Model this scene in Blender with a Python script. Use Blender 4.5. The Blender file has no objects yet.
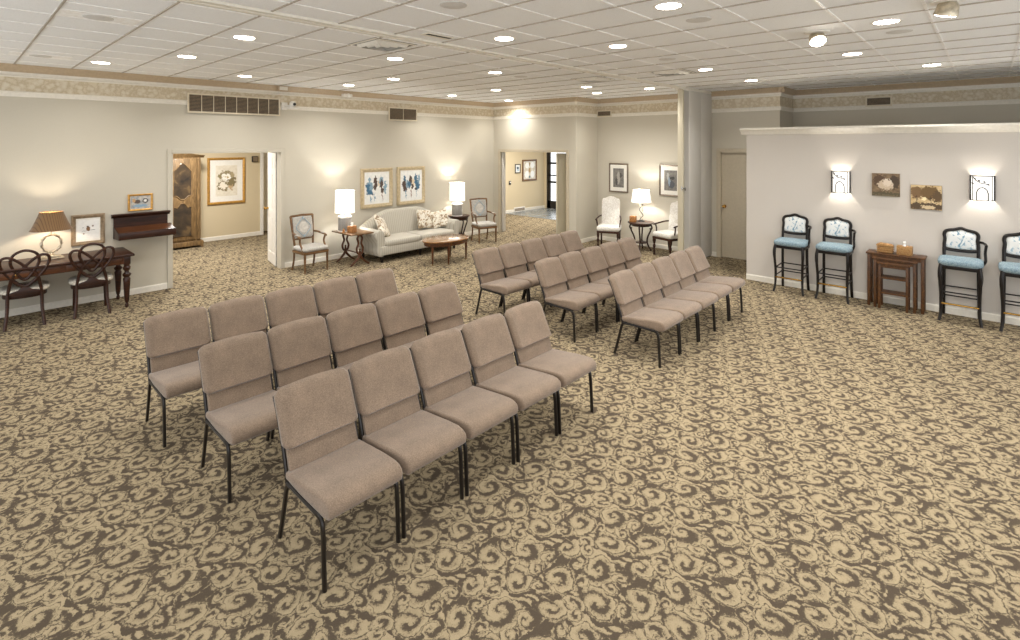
import bpy, bmesh, math, random
from mathutils import Vector, Matrix, Euler
random.seed(7)
PI = math.pi
S = bpy.context.scene
C = S.collection

# ------------------------------------------------------------ camera, light, exposure
cam_d = bpy.data.cameras.new('camera'); cam = bpy.data.objects.new('camera', cam_d); C.objects.link(cam)
FPX = 518.0
cam_d.sensor_fit = 'HORIZONTAL'; cam_d.sensor_width = 36.0; cam_d.lens = 36.0*FPX/1020.0
cam.location = (0, 0, 2.2)
YAW = math.atan(480/518.0)                     # angle of the view direction from +X
cam.rotation_euler = (PI/2, 0, YAW - PI/2)
cam_d.shift_x = 0.0; cam_d.shift_y = -(320-143.5)/1020.0
cam_d.clip_start = 0.05; cam_d.clip_end = 100
S.camera = cam
S.view_settings.view_transform = 'Standard'; S.view_settings.look = 'None'
S.view_settings.exposure = 0.16; S.view_settings.gamma = 1.0; S.view_settings.use_curve_mapping = False
W = bpy.data.worlds.new('world'); S.world = W; W.use_nodes = True
W.node_tree.nodes['Background'].inputs[0].default_value = (0.95, 0.975, 1.0, 1)
W.node_tree.nodes['Background'].inputs[1].default_value = 1.8
CAN_W = 7.0; LAMP_W = 26.0; SCONCE_W = 9.0; ROOM_W = 125.0
XW, YS = -2.2, -3.0                            # how far the room is built to the west and south
WARM = (1.0, 0.98, 0.95)

def area_light(name, loc, power, size, color=WARM, rot=(0, 0, 0), sizey=None, spread=PI, parent=None):
    d = bpy.data.lights.new(name, 'AREA'); d.energy = power; d.color = color; d.spread = spread
    if sizey: d.shape = 'RECTANGLE'; d.size = size; d.size_y = sizey
    else: d.shape = 'DISK'; d.size = size
    o = bpy.data.objects.new(name, d); C.objects.link(o); o.location = loc; o.rotation_euler = rot
    if parent: o.parent = parent
    return o
def point_light(name, loc, power, color=WARM, r=.03, parent=None):
    d = bpy.data.lights.new(name, 'POINT'); d.energy = power; d.color = color; d.shadow_soft_size = r
    o = bpy.data.objects.new(name, d); C.objects.link(o); o.location = loc
    if parent: o.parent = parent
    return o

# ------------------------------------------------------------ materials
def lin(c):
    return tuple(((v/255.0)/12.92 if v/255.0 <= .04045 else ((v/255.0+.055)/1.055)**2.4) for v in c)
class NT:
    def __init__(s, name):
        s.mat = bpy.data.materials.new(name); s.mat.use_nodes = True
        s.t = s.mat.node_tree; s.n = s.t.nodes; s.l = s.t.links
        s.b = s.n['Principled BSDF']
    def node(s, kind, **kw):
        n = s.n.new(kind)
        for k, v in kw.items(): setattr(n, k, v)
        return n
    def put(s, sock, v):
        if hasattr(v, 'is_output') or isinstance(v, bpy.types.NodeSocket): s.l.new(v, sock)
        else: sock.default_value = v
    def m(s, op, a, b=None, c=None):
        n = s.node('ShaderNodeMath', operation=op)
        s.put(n.inputs[0], a)
        if b is not None: s.put(n.inputs[1], b)
        if c is not None: s.put(n.inputs[2], c)
        return n.outputs[0]
    def obj(s): return s.node('ShaderNodeTexCoord').outputs['Object']
    def world(s): return s.node('ShaderNodeNewGeometry').outputs['Position']
    def noise(s, vec, scale, detail=2, rough=.5, dist=0):
        n = s.node('ShaderNodeTexNoise'); s.l.new(vec, n.inputs['Vector'])
        n.inputs['Scale'].default_value = scale; n.inputs['Detail'].default_value = detail
        n.inputs['Roughness'].default_value = rough; n.inputs['Distortion'].default_value = dist
        return n.outputs[0]
    def ramp(s, f, stops, interp='LINEAR'):
        n = s.node('ShaderNodeValToRGB'); s.l.new(f, n.inputs[0]); r = n.color_ramp; r.interpolation = interp
        while len(r.elements) < len(stops): r.elements.new(.5)
        for e, (p, c) in zip(r.elements, stops): e.position = p; e.color = (*lin(c), 1)
        return n.outputs[0]
    def mix(s, f, a, b):
        n = s.node('ShaderNodeMix', data_type='RGBA')
        s.put(n.inputs[0], f); s.put(n.inputs[6], a); s.put(n.inputs[7], b)
        return n.outputs[2]
    def mapping(s, vec, scale=(1, 1, 1), rot=(0, 0, 0), loc=(0, 0, 0)):
        n = s.node('ShaderNodeMapping'); s.l.new(vec, n.inputs[0])
        n.inputs['Scale'].default_value = scale; n.inputs['Rotation'].default_value = rot; n.inputs['Location'].default_value = loc
        return n.outputs[0]
    def sep(s, vec):
        n = s.node('ShaderNodeSeparateXYZ'); s.l.new(vec, n.inputs[0]); return n.outputs
    def comb(s, x, y, z):
        n = s.node('ShaderNodeCombineXYZ'); s.put(n.inputs[0], x); s.put(n.inputs[1], y); s.put(n.inputs[2], z); return n.outputs[0]
    def bump(s, h, strength=.2, dist=.01):
        n = s.node('ShaderNodeBump'); s.l.new(h, n.inputs['Height'])
        n.inputs['Strength'].default_value = strength; n.inputs['Distance'].default_value = dist
        s.l.new(n.outputs[0], s.b.inputs['Normal'])
    def col(s, v): s.put(s.b.inputs['Base Color'], v)
    def rough(s, v): s.put(s.b.inputs['Roughness'], v)
def rgba(c): return (*lin(c), 1)
def plain(name, c, rough=.6, metal=0, var=.06, scale=30, bump=0, spec=None, coat=0):
    k = NT(name); v = k.obj()
    f = k.noise(v, scale, 3)
    lo = tuple(x*(1-var) for x in c); hi = tuple(min(255, x*(1+var)) for x in c)
    k.col(k.ramp(f, [(.3, lo), (.7, hi)])); k.rough(rough); k.b.inputs['Metallic'].default_value = metal
    if bump: k.bump(f, bump, .004)
    if spec is not None: k.b.inputs['Specular IOR Level'].default_value = spec
    if coat: k.b.inputs['Coat Weight'].default_value = coat; k.b.inputs['Coat Roughness'].default_value = .12
    return k.mat
def wood(name, dark, light, rough=.35, scale=6, axis=0, coat=.3):
    k = NT(name); v = k.obj()
    sc = [14, 14, 14]; sc[axis] = 1.6
    f = k.noise(k.mapping(v, tuple(x*scale/6 for x in sc)), 2.2, 5, .6, 1.2)
    k.col(k.ramp(f, [(.28, dark), (.55, tuple((a+b)/2 for a, b in zip(dark, light))), (.75, light)]))
    k.rough(rough); k.b.inputs['Specular IOR Level'].default_value = .3; k.b.inputs['Coat Weight'].default_value = coat; k.b.inputs['Coat Roughness'].default_value = .15
    return k.mat
def fabric(name, c, var=.12, scale=260, bump=.25):
    k = NT(name); v = k.obj()
    f = k.noise(v, scale, 2, .7); g = k.noise(v, 9, 2)
    mixf = k.m('ADD', k.m('MULTIPLY', f, .75), k.m('MULTIPLY', g, .25))
    k.col(k.ramp(mixf, [(.32, tuple(x*(1-var) for x in c)), (.68, tuple(min(255, x*(1+var)) for x in c))]))
    k.rough(.95); k.b.inputs['Specular IOR Level'].default_value = .15
    k.b.inputs['Sheen Weight'].default_value = .25; k.b.inputs['Sheen Roughness'].default_value = .5
    k.bump(f, bump, .002)
    return k.mat
def glow(name, c, strength, base=(240, 236, 228), transl=False):
    k = NT(name); f = k.noise(k.obj(), 120, 2)
    k.col(k.ramp(f, [(.3, tuple(x*.97 for x in base)), (.7, base)])); k.rough(.8)
    k.b.inputs['Emission Color'].default_value = rgba(c); k.b.inputs['Emission Strength'].default_value = strength
    return k.mat

CARPET = [(93, 82, 69), (108, 96, 80), (163, 147, 118), (178, 161, 130)]
def carpet_mat():
    k = NT('scroll_carpet'); P = k.world()
    nz = k.node('ShaderNodeTexNoise'); k.l.new(P, nz.inputs['Vector']); nz.inputs['Scale'].default_value = 4.5; nz.inputs['Detail'].default_value = 1
    nz2 = k.node('ShaderNodeTexNoise'); k.l.new(P, nz2.inputs['Vector']); nz2.inputs['Scale'].default_value = 38; nz2.inputs['Detail'].default_value = 3; nz2.inputs['Roughness'].default_value = .6
    s1 = k.sep(nz.outputs['Color']); s2 = k.sep(nz2.outputs['Color']); p = k.sep(P)
    def off(i): return k.m('ADD', k.m('MULTIPLY', k.m('SUBTRACT', s1[i], .5), .10), k.m('MULTIPLY', k.m('SUBTRACT', s2[i], .5), .036))
    x0 = k.m('ADD', p[0], off(0)); y0 = k.m('ADD', p[1], off(1))
    x = k.m('ADD', k.m('MULTIPLY', x0, .92), k.m('MULTIPLY', y0, .38)); y = k.m('SUBTRACT', k.m('MULTIPLY', y0, .92), k.m('MULTIPLY', x0, .38))
    T = .46*.86
    def wrap(v, c):
        q = k.m('DIVIDE', k.m('SUBTRACT', v, c), T)
        return k.m('MULTIPLY', k.m('SUBTRACT', q, k.m('FLOOR', k.m('ADD', q, .5))), T)
    fx = k.m('MULTIPLY', x, 2*PI/T); fy = k.m('MULTIPLY', y, 2*PI/T)
    # flowing leaf ground: veins that sweep along bent lines
    ph = k.m('ADD', k.m('MULTIPLY', k.m('SINE', k.m('ADD', fx, k.m('MULTIPLY', fy, 1.0))), 2.2), k.m('MULTIPLY', k.m('SINE', k.m('SUBTRACT', k.m('MULTIPLY', fx, 2.0), fy)), 1.3))
    wv = k.m('SINE', k.m('ADD', k.m('ADD', k.m('MULTIPLY', fx, 4.0), k.m('MULTIPLY', fy, -3.0)), k.m('MULTIPLY', ph, 1.6)))
    val = k.m('ADD', k.m('MULTIPLY', wv, .42), .05)
    SP = [(0.0774, 0.086, 0.09752, 1, 0, 0.85, 0.27), (0.2838, 0.1032, 0.09102, -1, 0.35, 0.8075, 0.27), (0.172, 0.2752, 0.1003, -1, 0.6, 0.85, 0.27), (0.3612, 0.2967, 0.08545, 1, 0.15, 0.765, 0.27), (0.1849, 0.0172, 0.04644, -1, 0.2, 0.6375, 0.3), (0.2709, 0.3698, 0.05201, 1, 0.8, 0.68, 0.3), (0.0387, 0.2021, 0.05201, -1, 0.5, 0.68, 0.3), (0.2795, 0.2107, 0.04087, 1, 0.4, 0.595, 0.3), (0.086, 0.3526, 0.0483, 1, 0.9, 0.68, 0.3), (0.3827, 0.172, 0.0418, -1, 0.1, 0.595, 0.3), (0.1806, 0.1505, 0.03344, 1, 0.6, 0.51, 0.3)]
    for cx, cy, R, hand, ph, a, wd in SP:
        dx = wrap(x, cx); dy = k.m('MULTIPLY', wrap(y, cy), hand)
        r = k.m('SQRT', k.m('ADD', k.m('MULTIPLY', dx, dx), k.m('MULTIPLY', dy, dy)))
        th = k.m('DIVIDE', k.m('ARCTAN2', dy, dx), 2*PI)
        rr = k.m('DIVIDE', r, R)
        # the outer rim swells into leaf lobes on one side
        lob = k.m('MULTIPLY', k.m('SINE', k.m('ADD', k.m('MULTIPLY', th, 2*PI*6), cx*40)), .10)
        ecc = k.m('MULTIPLY', k.m('SINE', k.m('ADD', k.m('MULTIPLY', th, 2*PI), ph*6.28)), .24)
        re = k.m('ADD', rr, k.m('ADD', lob, ecc))
        q = k.m('ADD', k.m('SUBTRACT', k.m('MULTIPLY', k.m('POWER', k.m('MAXIMUM', rr, .02), .75), 1.75*a), th), ph)
        fr = k.m('FRACT', k.m('ADD', q, 8.0))
        ab = k.m('ABSOLUTE', k.m('SUBTRACT', fr, .5))
        wid = k.m('ADD', wd, k.m('MULTIPLY', k.m('SINE', k.m('ADD', k.m('MULTIPLY', th, 2*PI), 1.5+ph*5)), .10))   # ribbon swells and thins
        band = k.m('MULTIPLY', k.m('SUBTRACT', wid, ab), 1.9)
        # a fine dark vein down the ribbon of the outer turn
        vein = k.m('SUBTRACT', k.m('MULTIPLY', k.m('ABSOLUTE', k.m('SUBTRACT', fr, .62)), 9.0), .35)
        vein = k.m('ADD', vein, k.m('MULTIPLY', k.m('LESS_THAN', rr, .55), 3.0))
        band = k.m('MINIMUM', band, vein)
        edge = k.m('SUBTRACT', 1.0, re)
        mask = k.m('GREATER_THAN', edge, 0.0)
        inner = k.m('MINIMUM', band, k.m('MULTIPLY', k.m('SUBTRACT', edge, .05), 8.0))
        val = k.m('ADD', val, k.m('MULTIPLY', k.m('SUBTRACT', inner, val), mask))
    vn = k.noise(P, 19, 3, .55, 2.2); vein2 = k.m('MULTIPLY', k.m('LESS_THAN', k.m('ABSOLUTE', k.m('SUBTRACT', vn, .5)), .013), .30)
    val = k.m('SUBTRACT', k.m('ADD', val, .06), vein2)
    pile = k.noise(P, 420, 2, .7); pile2 = k.noise(P, 110, 2, .6)
    tot = k.m('ADD', k.m('ADD', k.m('MULTIPLY', val, .75), .515), k.m('MULTIPLY', k.m('SUBTRACT', pile2, .5), .42))
    tot = k.m('ADD', tot, k.m('MULTIPLY', k.m('SUBTRACT', k.noise(P, 34, 2, .6, .8), .5), .62))
    base = k.ramp(tot, [(.34, CARPET[0]), (.47, CARPET[1]), (.52, CARPET[2]), (.9, CARPET[3])])
    sh = k.ramp(pile, [(.3, (176, 176, 176)), (.7, (255, 255, 255))])
    n = k.node('ShaderNodeMix', data_type='RGBA', blend_type='MULTIPLY'); n.inputs[0].default_value = .8
    k.l.new(base, n.inputs[6]); k.l.new(sh, n.inputs[7]); k.col(n.outputs[2])
    k.rough(1.0); k.b.inputs['Specular IOR Level'].default_value = .05
    h = k.m('ADD', k.m('MULTIPLY', pile, .5), k.m('MULTIPLY', tot, .3)); k.bump(h, .5, .006)
    return k.mat

def wallpaper_border():
    k = NT('border_paper'); v = k.world(); s = k.sep(v)
    u = k.m('ADD', s[0], s[1]); vec = k.comb(u, s[2], 0.0)
    n = k.node('ShaderNodeTexVoronoi', feature='SMOOTH_F1'); k.l.new(vec, n.inputs['Vector']); n.inputs['Scale'].default_value = 17
    w = k.noise(vec, 26, 3, .6, 1.5)
    f = k.m('ADD', k.m('MULTIPLY', n.outputs[0], .7), k.m('MULTIPLY', w, .5))
    k.col(k.ramp(f, [(.38, (214, 204, 184)), (.52, (206, 193, 168)), (.62, (190, 174, 146)), (.75, (210, 197, 172))])); k.rough(.8)
    return k.mat
def wall_mat(name, c):
    k = NT(name); v = k.world(); f = k.noise(v, 90, 3, .6); g = k.noise(v, 1.3, 2)
    k.col(k.ramp(k.m('ADD', k.m('MULTIPLY', f, .5), k.m('MULTIPLY', g, .5)), [(.3, tuple(x*.975 for x in c)), (.7, c)]))
    k.rough(.75); k.bump(f, .12, .004); k.b.inputs['Specular IOR Level'].default_value = .25
    return k.mat
def tile_mat():
    k = NT('ceiling_tile'); v = k.world(); f = k.noise(v, 160, 3, .8); g = k.noise(v, 700, 1)
    sp = k.ramp(f, [(.30, (214, 213, 210)), (.42, (238, 238, 237)), (.7, (243, 243, 242))])
    k.col(sp); k.rough(.95); k.bump(f, .25, .004); k.b.inputs['Specular IOR Level'].default_value = .1
    return k.mat
def stripe_fabric(name, base, line, pitch, axis=0):
    k = NT(name); v = k.obj(); s = k.sep(v); u = k.m('ADD', s[axis], k.m('MULTIPLY', s[1-axis], .35))
    q = k.m('PINGPONG', u, pitch); f = k.m('DIVIDE', q, pitch)
    n = k.noise(v, 220, 2)
    k.col(k.mix(k.m('MULTIPLY', k.m('LESS_THAN', f, .28), .75), k.ramp(n, [(.3, tuple(x*.95 for x in base)), (.7, base)]), rgba(line)))
    k.rough(.9); k.bump(n, .15, .002); k.b.inputs['Sheen Weight'].default_value = .2
    return k.mat
def pattern_fabric(name, base, spots, scale, lo=.45, hi=.55, detail=2, dist=1.0):
    k = NT(name); v = k.obj(); f = k.noise(v, scale, detail, .5, dist)
    k.col(k.ramp(f, [(lo, base), (hi, spots)] if len(spots) == 3 and not hasattr(spots[0], '__len__') else [(lo, base)] + [(hi+.07*i, c) for i, c in enumerate(spots)]))
    k.rough(.9); k.bump(k.noise(v, 300, 2), .15, .002)
    return k.mat
def art_mat(name, bg, blobs, wob=.05, freq=14, seedv=0.0, streak=0):
    """canvas in its own plane: x across, z up (metres from the centre)"""
    k = NT(name); v0 = k.obj(); v = k.mapping(v0, loc=(seedv, seedv, 0))
    nz = k.node('ShaderNodeTexNoise'); k.l.new(v, nz.inputs['Vector']); nz.inputs['Scale'].default_value = freq; nz.inputs['Detail'].default_value = 4
    s = k.sep(nz.outputs['Color']); p = k.sep(v0)
    X = k.m('ADD', p[0], k.m('MULTIPLY', k.m('SUBTRACT', s[0], .5), wob*2)); Z = k.m('ADD', p[2], k.m('MULTIPLY', k.m('SUBTRACT', s[1], .5), wob*2))
    bgn = k.noise(v, 22, 3)
    col = k.ramp(bgn, [(.35, bg[0]), (.65, bg[1])])
    for cx, cz, rx, rz, c in blobs:
        a = k.m('DIVIDE', k.m('SUBTRACT', X, cx), rx); b = k.m('DIVIDE', k.m('SUBTRACT', Z, cz), rz)
        d = k.m('ADD', k.m('MULTIPLY', a, a), k.m('MULTIPLY', b, b))
        n = k.node('ShaderNodeMapRange'); k.l.new(d, n.inputs[0]); n.inputs[1].default_value = 1.15; n.inputs[2].default_value = .8
        n.inputs[3].default_value = 0; n.inputs[4].default_value = 1
        col = k.mix(n.outputs[0], col, rgba(c))
    k.col(col); k.rough(.55)
    return k.mat

M = {}
M['carpet'] = carpet_mat()
M['wall'] = wall_mat('cream_wall', (199, 192, 176))
M['wall_white'] = wall_mat('partition_wall', (206, 199, 190))
M['wall_hall'] = wall_mat('hall_wall', (206, 190, 158))
M['ceiling'] = tile_mat()
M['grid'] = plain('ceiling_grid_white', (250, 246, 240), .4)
M['grid_shadow'] = plain('ceiling_grid_shadow', (172, 162, 148), .6)  # shadow line along the Y-running bars, painted in as a darker grey
M['trim'] = plain('white_trim', (226, 220, 207), .45, var=.02)
M['crown'] = plain('tan_crown', (182, 162, 134), .5, var=.03)
M['border'] = wallpaper_border()
M['doorp'] = plain('beige_door_paint', (190, 178, 155), .5, var=.02)
M['white'] = plain('white_paint', (232, 228, 220), .4, var=.02)
M['brass'] = plain('brass', (190, 150, 80), .25, 1)
M['chrome'] = plain('chrome', (200, 200, 200), .2, 1)
M['black'] = plain('black_plastic', (28, 26, 25), .4)
M['vent_dark'] = plain('vent_dark', (52, 44, 36), .8)
M['vent_grey'] = plain('vent_louver', (122, 106, 84), .6)
M['vent_frame'] = plain('vent_frame', (216, 204, 180), .5, var=.02)
M['seat_fab'] = fabric('taupe_fabric', (124, 107, 91), .18, 170, .4)
M['chair_metal'] = plain('bronze_metal', (30, 25, 22), .32, .4, coat=.2)
M['fold'] = wall_mat('folding_vinyl', (206, 201, 192))
M['fold2'] = wall_mat('folding_vinyl_cream', (204, 195, 172))
M['walnut'] = wood('walnut', (54, 29, 14), (116, 70, 38), .38, coat=.12)
M['walnut_d'] = wood('dark_mahogany', (28, 13, 7), (80, 44, 25), .38, coat=.12)
M['ebony'] = wood('ebony_wood', (13, 9, 7), (30, 22, 17), .4, coat=.08)
M['oak'] = wood('brown_oak', (54, 33, 17), (114, 76, 42), .42, coat=.1)
M['fruit'] = wood('fruitwood', (80, 56, 34), (140, 104, 66))
M['armoire'] = wood('carved_walnut', (84, 64, 40), (164, 132, 88), .5, axis=2)
M['armoire_panel'] = pattern_fabric('armoire_panel', (36, 28, 19), [(70, 54, 34), (96, 76, 48)], 5, .35, .6, 4, .6)
M['table_gloss'] = wood('polished_walnut_top', (104, 68, 36), (164, 116, 68), .12, coat=.8)
M['gold'] = plain('champagne_gold', (200, 182, 148), .35, .25, var=.08)
M['gold2'] = plain('antique_gold', (188, 142, 70), .35, .4, var=.12)
M['bronzef'] = plain('bronze_frame', (142, 122, 96), .4, .3, var=.1)
M['pewter'] = plain('pewter_frame', (120, 106, 90), .4, .4, var=.08)
M['mat_board'] = plain('mat_board', (232, 228, 218), .8, var=.015)
M['sofa'] = stripe_fabric('sofa_stripe', (184, 178, 164), (158, 151, 136), .022)
M['sofa_side'] = M['sofa']
M['floral'] = pattern_fabric('floral_cushion', (220, 214, 200), [(186, 164, 132), (130, 112, 92)], 13, .47, .56, 1, 1.6)
M['medal'] = pattern_fabric('grey_weave', (176, 172, 164), (160, 155, 147), 60)
M['damask'] = pattern_fabric('white_damask', (222, 219, 212), (204, 198, 188), 42, .46, .54, 2, 1.2)
M['bluefab'] = pattern_fabric('blue_seat_fabric', (98, 122, 134), (144, 160, 166), 90, .4, .6)
M['bluefloral'] = pattern_fabric('blue_floral', (222, 223, 220), [(170, 188, 198), (110, 142, 162)], 17, .53, .60, 2, 1.2)
M['creamseat'] = pattern_fabric('cream_seat', (218, 212, 198), (182, 172, 156), 48, .46, .56)
M['shade'] = glow('white_lampshade', (255, 251, 244), .62)
M['shade_brown'] = stripe_fabric('brown_pleated_shade', (122, 92, 58), (88, 62, 36), .012)
M['lens'] = glow('downlight_lens', (255, 244, 226), 30)
M['sconce_glass'] = glow('sconce_glass', (255, 252, 248), .72)
M['greyglass'] = stripe_fabric('grey_ribbed_ceramic', (150, 146, 140), (112, 108, 104), .008)
M['ceramic_w'] = plain('white_ceramic', (232, 228, 222), .3)
M['wicker'] = pattern_fabric('wicker', (176, 140, 92), (138, 98, 54), 120, .4, .55)
M['tissue'] = plain('tissue_paper', (245, 244, 240), .9, var=.02)
M['amberbox'] = pattern_fabric('amber_box', (176, 124, 72), (140, 92, 50), 50, .4, .6)
M['silver'] = plain('aged_silver', (190, 178, 156), .3, .7, var=.15)
M['tilefloor'] = plain('entry_slate', (118, 122, 122), .25, scale=5, var=.15)
M['blackwood'] = plain('black_door_paint', (30, 25, 22), .35)
gk = NT('door_glass'); gk.b.inputs['Base Color'].default_value = (1, 1, 1, 1); gk.b.inputs['Transmission Weight'].default_value = 1; gk.b.inputs['Roughness'].default_value = .0; gk.b.inputs['IOR'].default_value = 1.02
M['glass'] = gk.mat
M['speaker'] = plain('speaker_grille', (206, 203, 198), .7, scale=300, var=.08)

# ------------------------------------------------------------ mesh helpers
def catmull(pts, n=8, closed=False):
    P = [Vector(p) for p in pts]; out = []; L = len(P)
    rng = range(L) if closed else range(L-1)
    for i in rng:
        p0 = P[(i-1) % L] if closed else P[max(i-1, 0)]; p1 = P[i]; p2 = P[(i+1) % L]; p3 = P[(i+2) % L] if closed else P[min(i+2, L-1)]
        for j in range(n):
            t = j/n
            out.append(.5*((2*p1)+(p2-p0)*t+(2*p0-5*p1+4*p2-p3)*t*t+(3*p1-p0-3*p2+p3)*t**3))
    if not closed: out.append(P[-1])
    return out
class G:
    """collects shapes into one mesh"""
    def __init__(s): s.bm = bmesh.new()
    def _faces(s, rings, closed_u=True, caps=True):
        vs = [[s.bm.verts.new(p) for p in r] for r in rings]; n = len(vs[0])
        for a, b in zip(vs, vs[1:]):
            for i in range(n if closed_u else n-1):
                j = (i+1) % n
                s.bm.faces.new((a[i], a[j], b[j], b[i]))
        if caps and closed_u:
            s.bm.faces.new(vs[0][::-1]); s.bm.faces.new(vs[-1])
        return vs
    def box(s, lo, hi, bevel=0, seg=2, mat=None):
        r = bmesh.ops.create_cube(s.bm, size=1.0)['verts']
        c = [(a+b)/2 for a, b in zip(lo, hi)]; d = [max(abs(b-a), 1e-4) for a, b in zip(lo, hi)]
        for v in r: v.co = Vector((c[0]+v.co.x*d[0], c[1]+v.co.y*d[1], c[2]+v.co.z*d[2]))
        if mat is not None: bmesh.ops.transform(s.bm, matrix=mat, verts=r)
        if bevel:
            es = list({e for v in r for e in v.link_edges}); bmesh.ops.bevel(s.bm, geom=es, offset=bevel, segments=seg, affect='EDGES', profile=.5)
        return s
    def tube(s, pts, r, seg=8, closed=False, flat=None, up=None):
        P = [Vector(p) for p in pts]; n = len(P)
        rr = r if hasattr(r, '__len__') else [r]*n
        rings = []; prev = None
        for i in range(n):
            a = P[(i-1) % n] if (closed or i > 0) else P[i]; b = P[(i+1) % n] if (closed or i < n-1) else P[i]
            t = (b-a).normalized()
            if up is not None: u = Vector(up)
            elif prev is None: u = Vector((0, 0, 1)) if abs(t.z) < .9 else Vector((0, 1, 0))
            else: u = prev
            u = (u-t*u.dot(t))
            if u.length < 1e-5: u = Vector((1, 0, 0))-t*t.x
            u.normalize(); w = t.cross(u); prev = u
            fa, fb = (flat if flat else (1, 1))
            rings.append([P[i]+u*math.cos(2*PI*k/seg)*rr[i]*fa+w*math.sin(2*PI*k/seg)*rr[i]*fb for k in range(seg)])
        if closed:
            vs = s._faces(rings, caps=False); a, b = vs[-1], vs[0]
            for i in range(seg):
                j = (i+1) % seg; s.bm.faces.new((a[i], a[j], b[j], b[i]))
        else: s._faces(rings)
        return s
    def lathe(s, prof, c=(0, 0, 0), seg=20, caps=True):
        rings = [[(c[0]+max(r, 1e-4)*math.cos(2*PI*k/seg), c[1]+max(r, 1e-4)*math.sin(2*PI*k/seg), c[2]+z) for k in range(seg)] for r, z in prof]
        s._faces(rings, caps=caps); return s
    def prism(s, poly, a, b, axis='x', bevel=0):
        """poly in the two other axes (in xyz order), pushed from a to b along axis"""
        def mk(p, t):
            return {'x': (t, p[0], p[1]), 'y': (p[0], t, p[1]), 'z': (p[0], p[1], t)}[axis]
        n0 = len(s.bm.edges)
        v0 = [s.bm.verts.new(mk(p, a)) for p in poly]; v1 = [s.bm.verts.new(mk(p, b)) for p in poly]; n = len(poly)
        fs = [s.bm.faces.new(v0[::-1]), s.bm.faces.new(v1)]
        for i in range(n): fs.append(s.bm.faces.new((v0[i], v0[(i+1) % n], v1[(i+1) % n], v1[i])))
        bmesh.ops.recalc_face_normals(s.bm, faces=fs)
        if bevel:
            es = {e for f in fs[:2] for e in f.edges}
            bmesh.ops.bevel(s.bm, geom=list(es), offset=bevel, segments=3, affect='EDGES', profile=.5)
        return s
    def loft(s, rings, caps=True): s._faces(rings, caps=caps); return s
    def pill(s, c, d, e1=.35, e2=.35, nu=24, nv=14, mat=None):
        """soft cushion: superellipsoid with centre c and full size d"""
        def f(w, m): return math.copysign(abs(w)**m, w)
        rings = []
        for j in range(nv+1):
            v = -PI/2+PI*j/nv; v = max(-PI/2+.02, min(PI/2-.02, v)); cv = f(math.cos(v), e1); sv = f(math.sin(v), e1)
            ring = []
            for i in range(nu):
                u = 2*PI*(i+.5)/nu
                p = Vector((d[0]/2*cv*f(math.cos(u), e2), d[1]/2*cv*f(math.sin(u), e2), d[2]/2*sv))
                if mat is not None: p = mat @ p
                ring.append(p+Vector(c))
            rings.append(ring)
        s._faces(rings); return s
    def frame(s, w, h, t, d, prof=None):
        """picture frame in the xz plane centred at the origin, face towards -y, depth d"""
        prof = prof or [(0, 0), (0, -d*.8), (t*.35, -d), (t, -d*.6), (t, 0)]
        rings = []
        for q in prof:
            x = w/2-q[0]; z = h/2-q[0]
            rings.append([(-x, q[1], -z), (x, q[1], -z), (x, q[1], z), (-x, q[1], z)])
        vs = [[s.bm.verts.new(p) for p in r] for r in rings]; m = len(vs)
        for a in range(m):
            A, B = vs[a], vs[(a+1) % m]
            for i in range(4):
                j = (i+1) % 4; s.bm.faces.new((A[i], A[j], B[j], B[i]))
        return s
    def build(s, name, mat, parent=None, smooth=40, tag=None):
        bmesh.ops.recalc_face_normals(s.bm, faces=s.bm.faces[:])
        me = bpy.data.meshes.new(name); s.bm.to_mesh(me); s.bm.free()
        if smooth:
            me.polygons.foreach_set('use_smooth', [True]*len(me.polygons)); me.set_sharp_from_angle(angle=math.radians(smooth))
        me.materials.append(mat if not isinstance(mat, str) else M[mat])
        o = bpy.data.objects.new(name, me); C.objects.link(o)
        if parent: o.parent = parent
        if tag: T(o, *tag)
        return o
def T(o, label, cat, group=None):
    o['label'] = label; o['category'] = cat
    if group: o['group'] = group
    elif 'group' in o: del o['group']
    return o
def thing(name, label, cat, loc=(0, 0, 0), rotz=0, group=None):
    o = bpy.data.objects.new(name, None); C.objects.link(o); o.location = loc; o.rotation_euler = (0, 0, rotz); o.empty_display_size = .1
    return T(o, label, cat, group)
def struct(name, g, mat, smooth=None, parent=None):
    o = g.build(name, mat, parent, smooth)
    if not parent: o['kind'] = 'structure'
    return o
def kids(o): return [x for x in bpy.data.objects if x.parent == o]
def dup(root, loc, rotz=None, label=None, group=None):
    r = root.copy(); C.objects.link(r); r.location = loc
    if rotz is not None: r.rotation_euler = (0, 0, rotz)
    if label: r['label'] = label
    if group: r['group'] = group
    for ch in kids(root):
        c = ch.copy(); C.objects.link(c); c.parent = r
        for g in kids(ch):
            d = g.copy(); C.objects.link(d); d.parent = c
    return r

# ------------------------------------------------------------ the room
YW = 9.16; XB = 9.28; XA = 10.12; XR = 10.95; XP = 8.78; H = 3.21; TH = .12
struct('floor', G().box((XW, YS, -.1), (15, 14, 0)), 'carpet')
g = G(); g.box((XW, YS, H), (XR+.3, YW+.12, H+.1)); struct('ceiling', g, 'ceiling')
# suspended grid
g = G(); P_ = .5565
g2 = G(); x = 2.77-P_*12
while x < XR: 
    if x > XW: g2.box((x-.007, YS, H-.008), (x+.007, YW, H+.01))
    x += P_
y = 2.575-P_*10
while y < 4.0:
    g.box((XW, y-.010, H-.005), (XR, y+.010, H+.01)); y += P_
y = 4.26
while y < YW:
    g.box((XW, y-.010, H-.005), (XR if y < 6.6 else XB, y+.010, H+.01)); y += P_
struct('trim_1', g, 'grid'); struct('trim_13', g2, 'grid_shadow')
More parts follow.
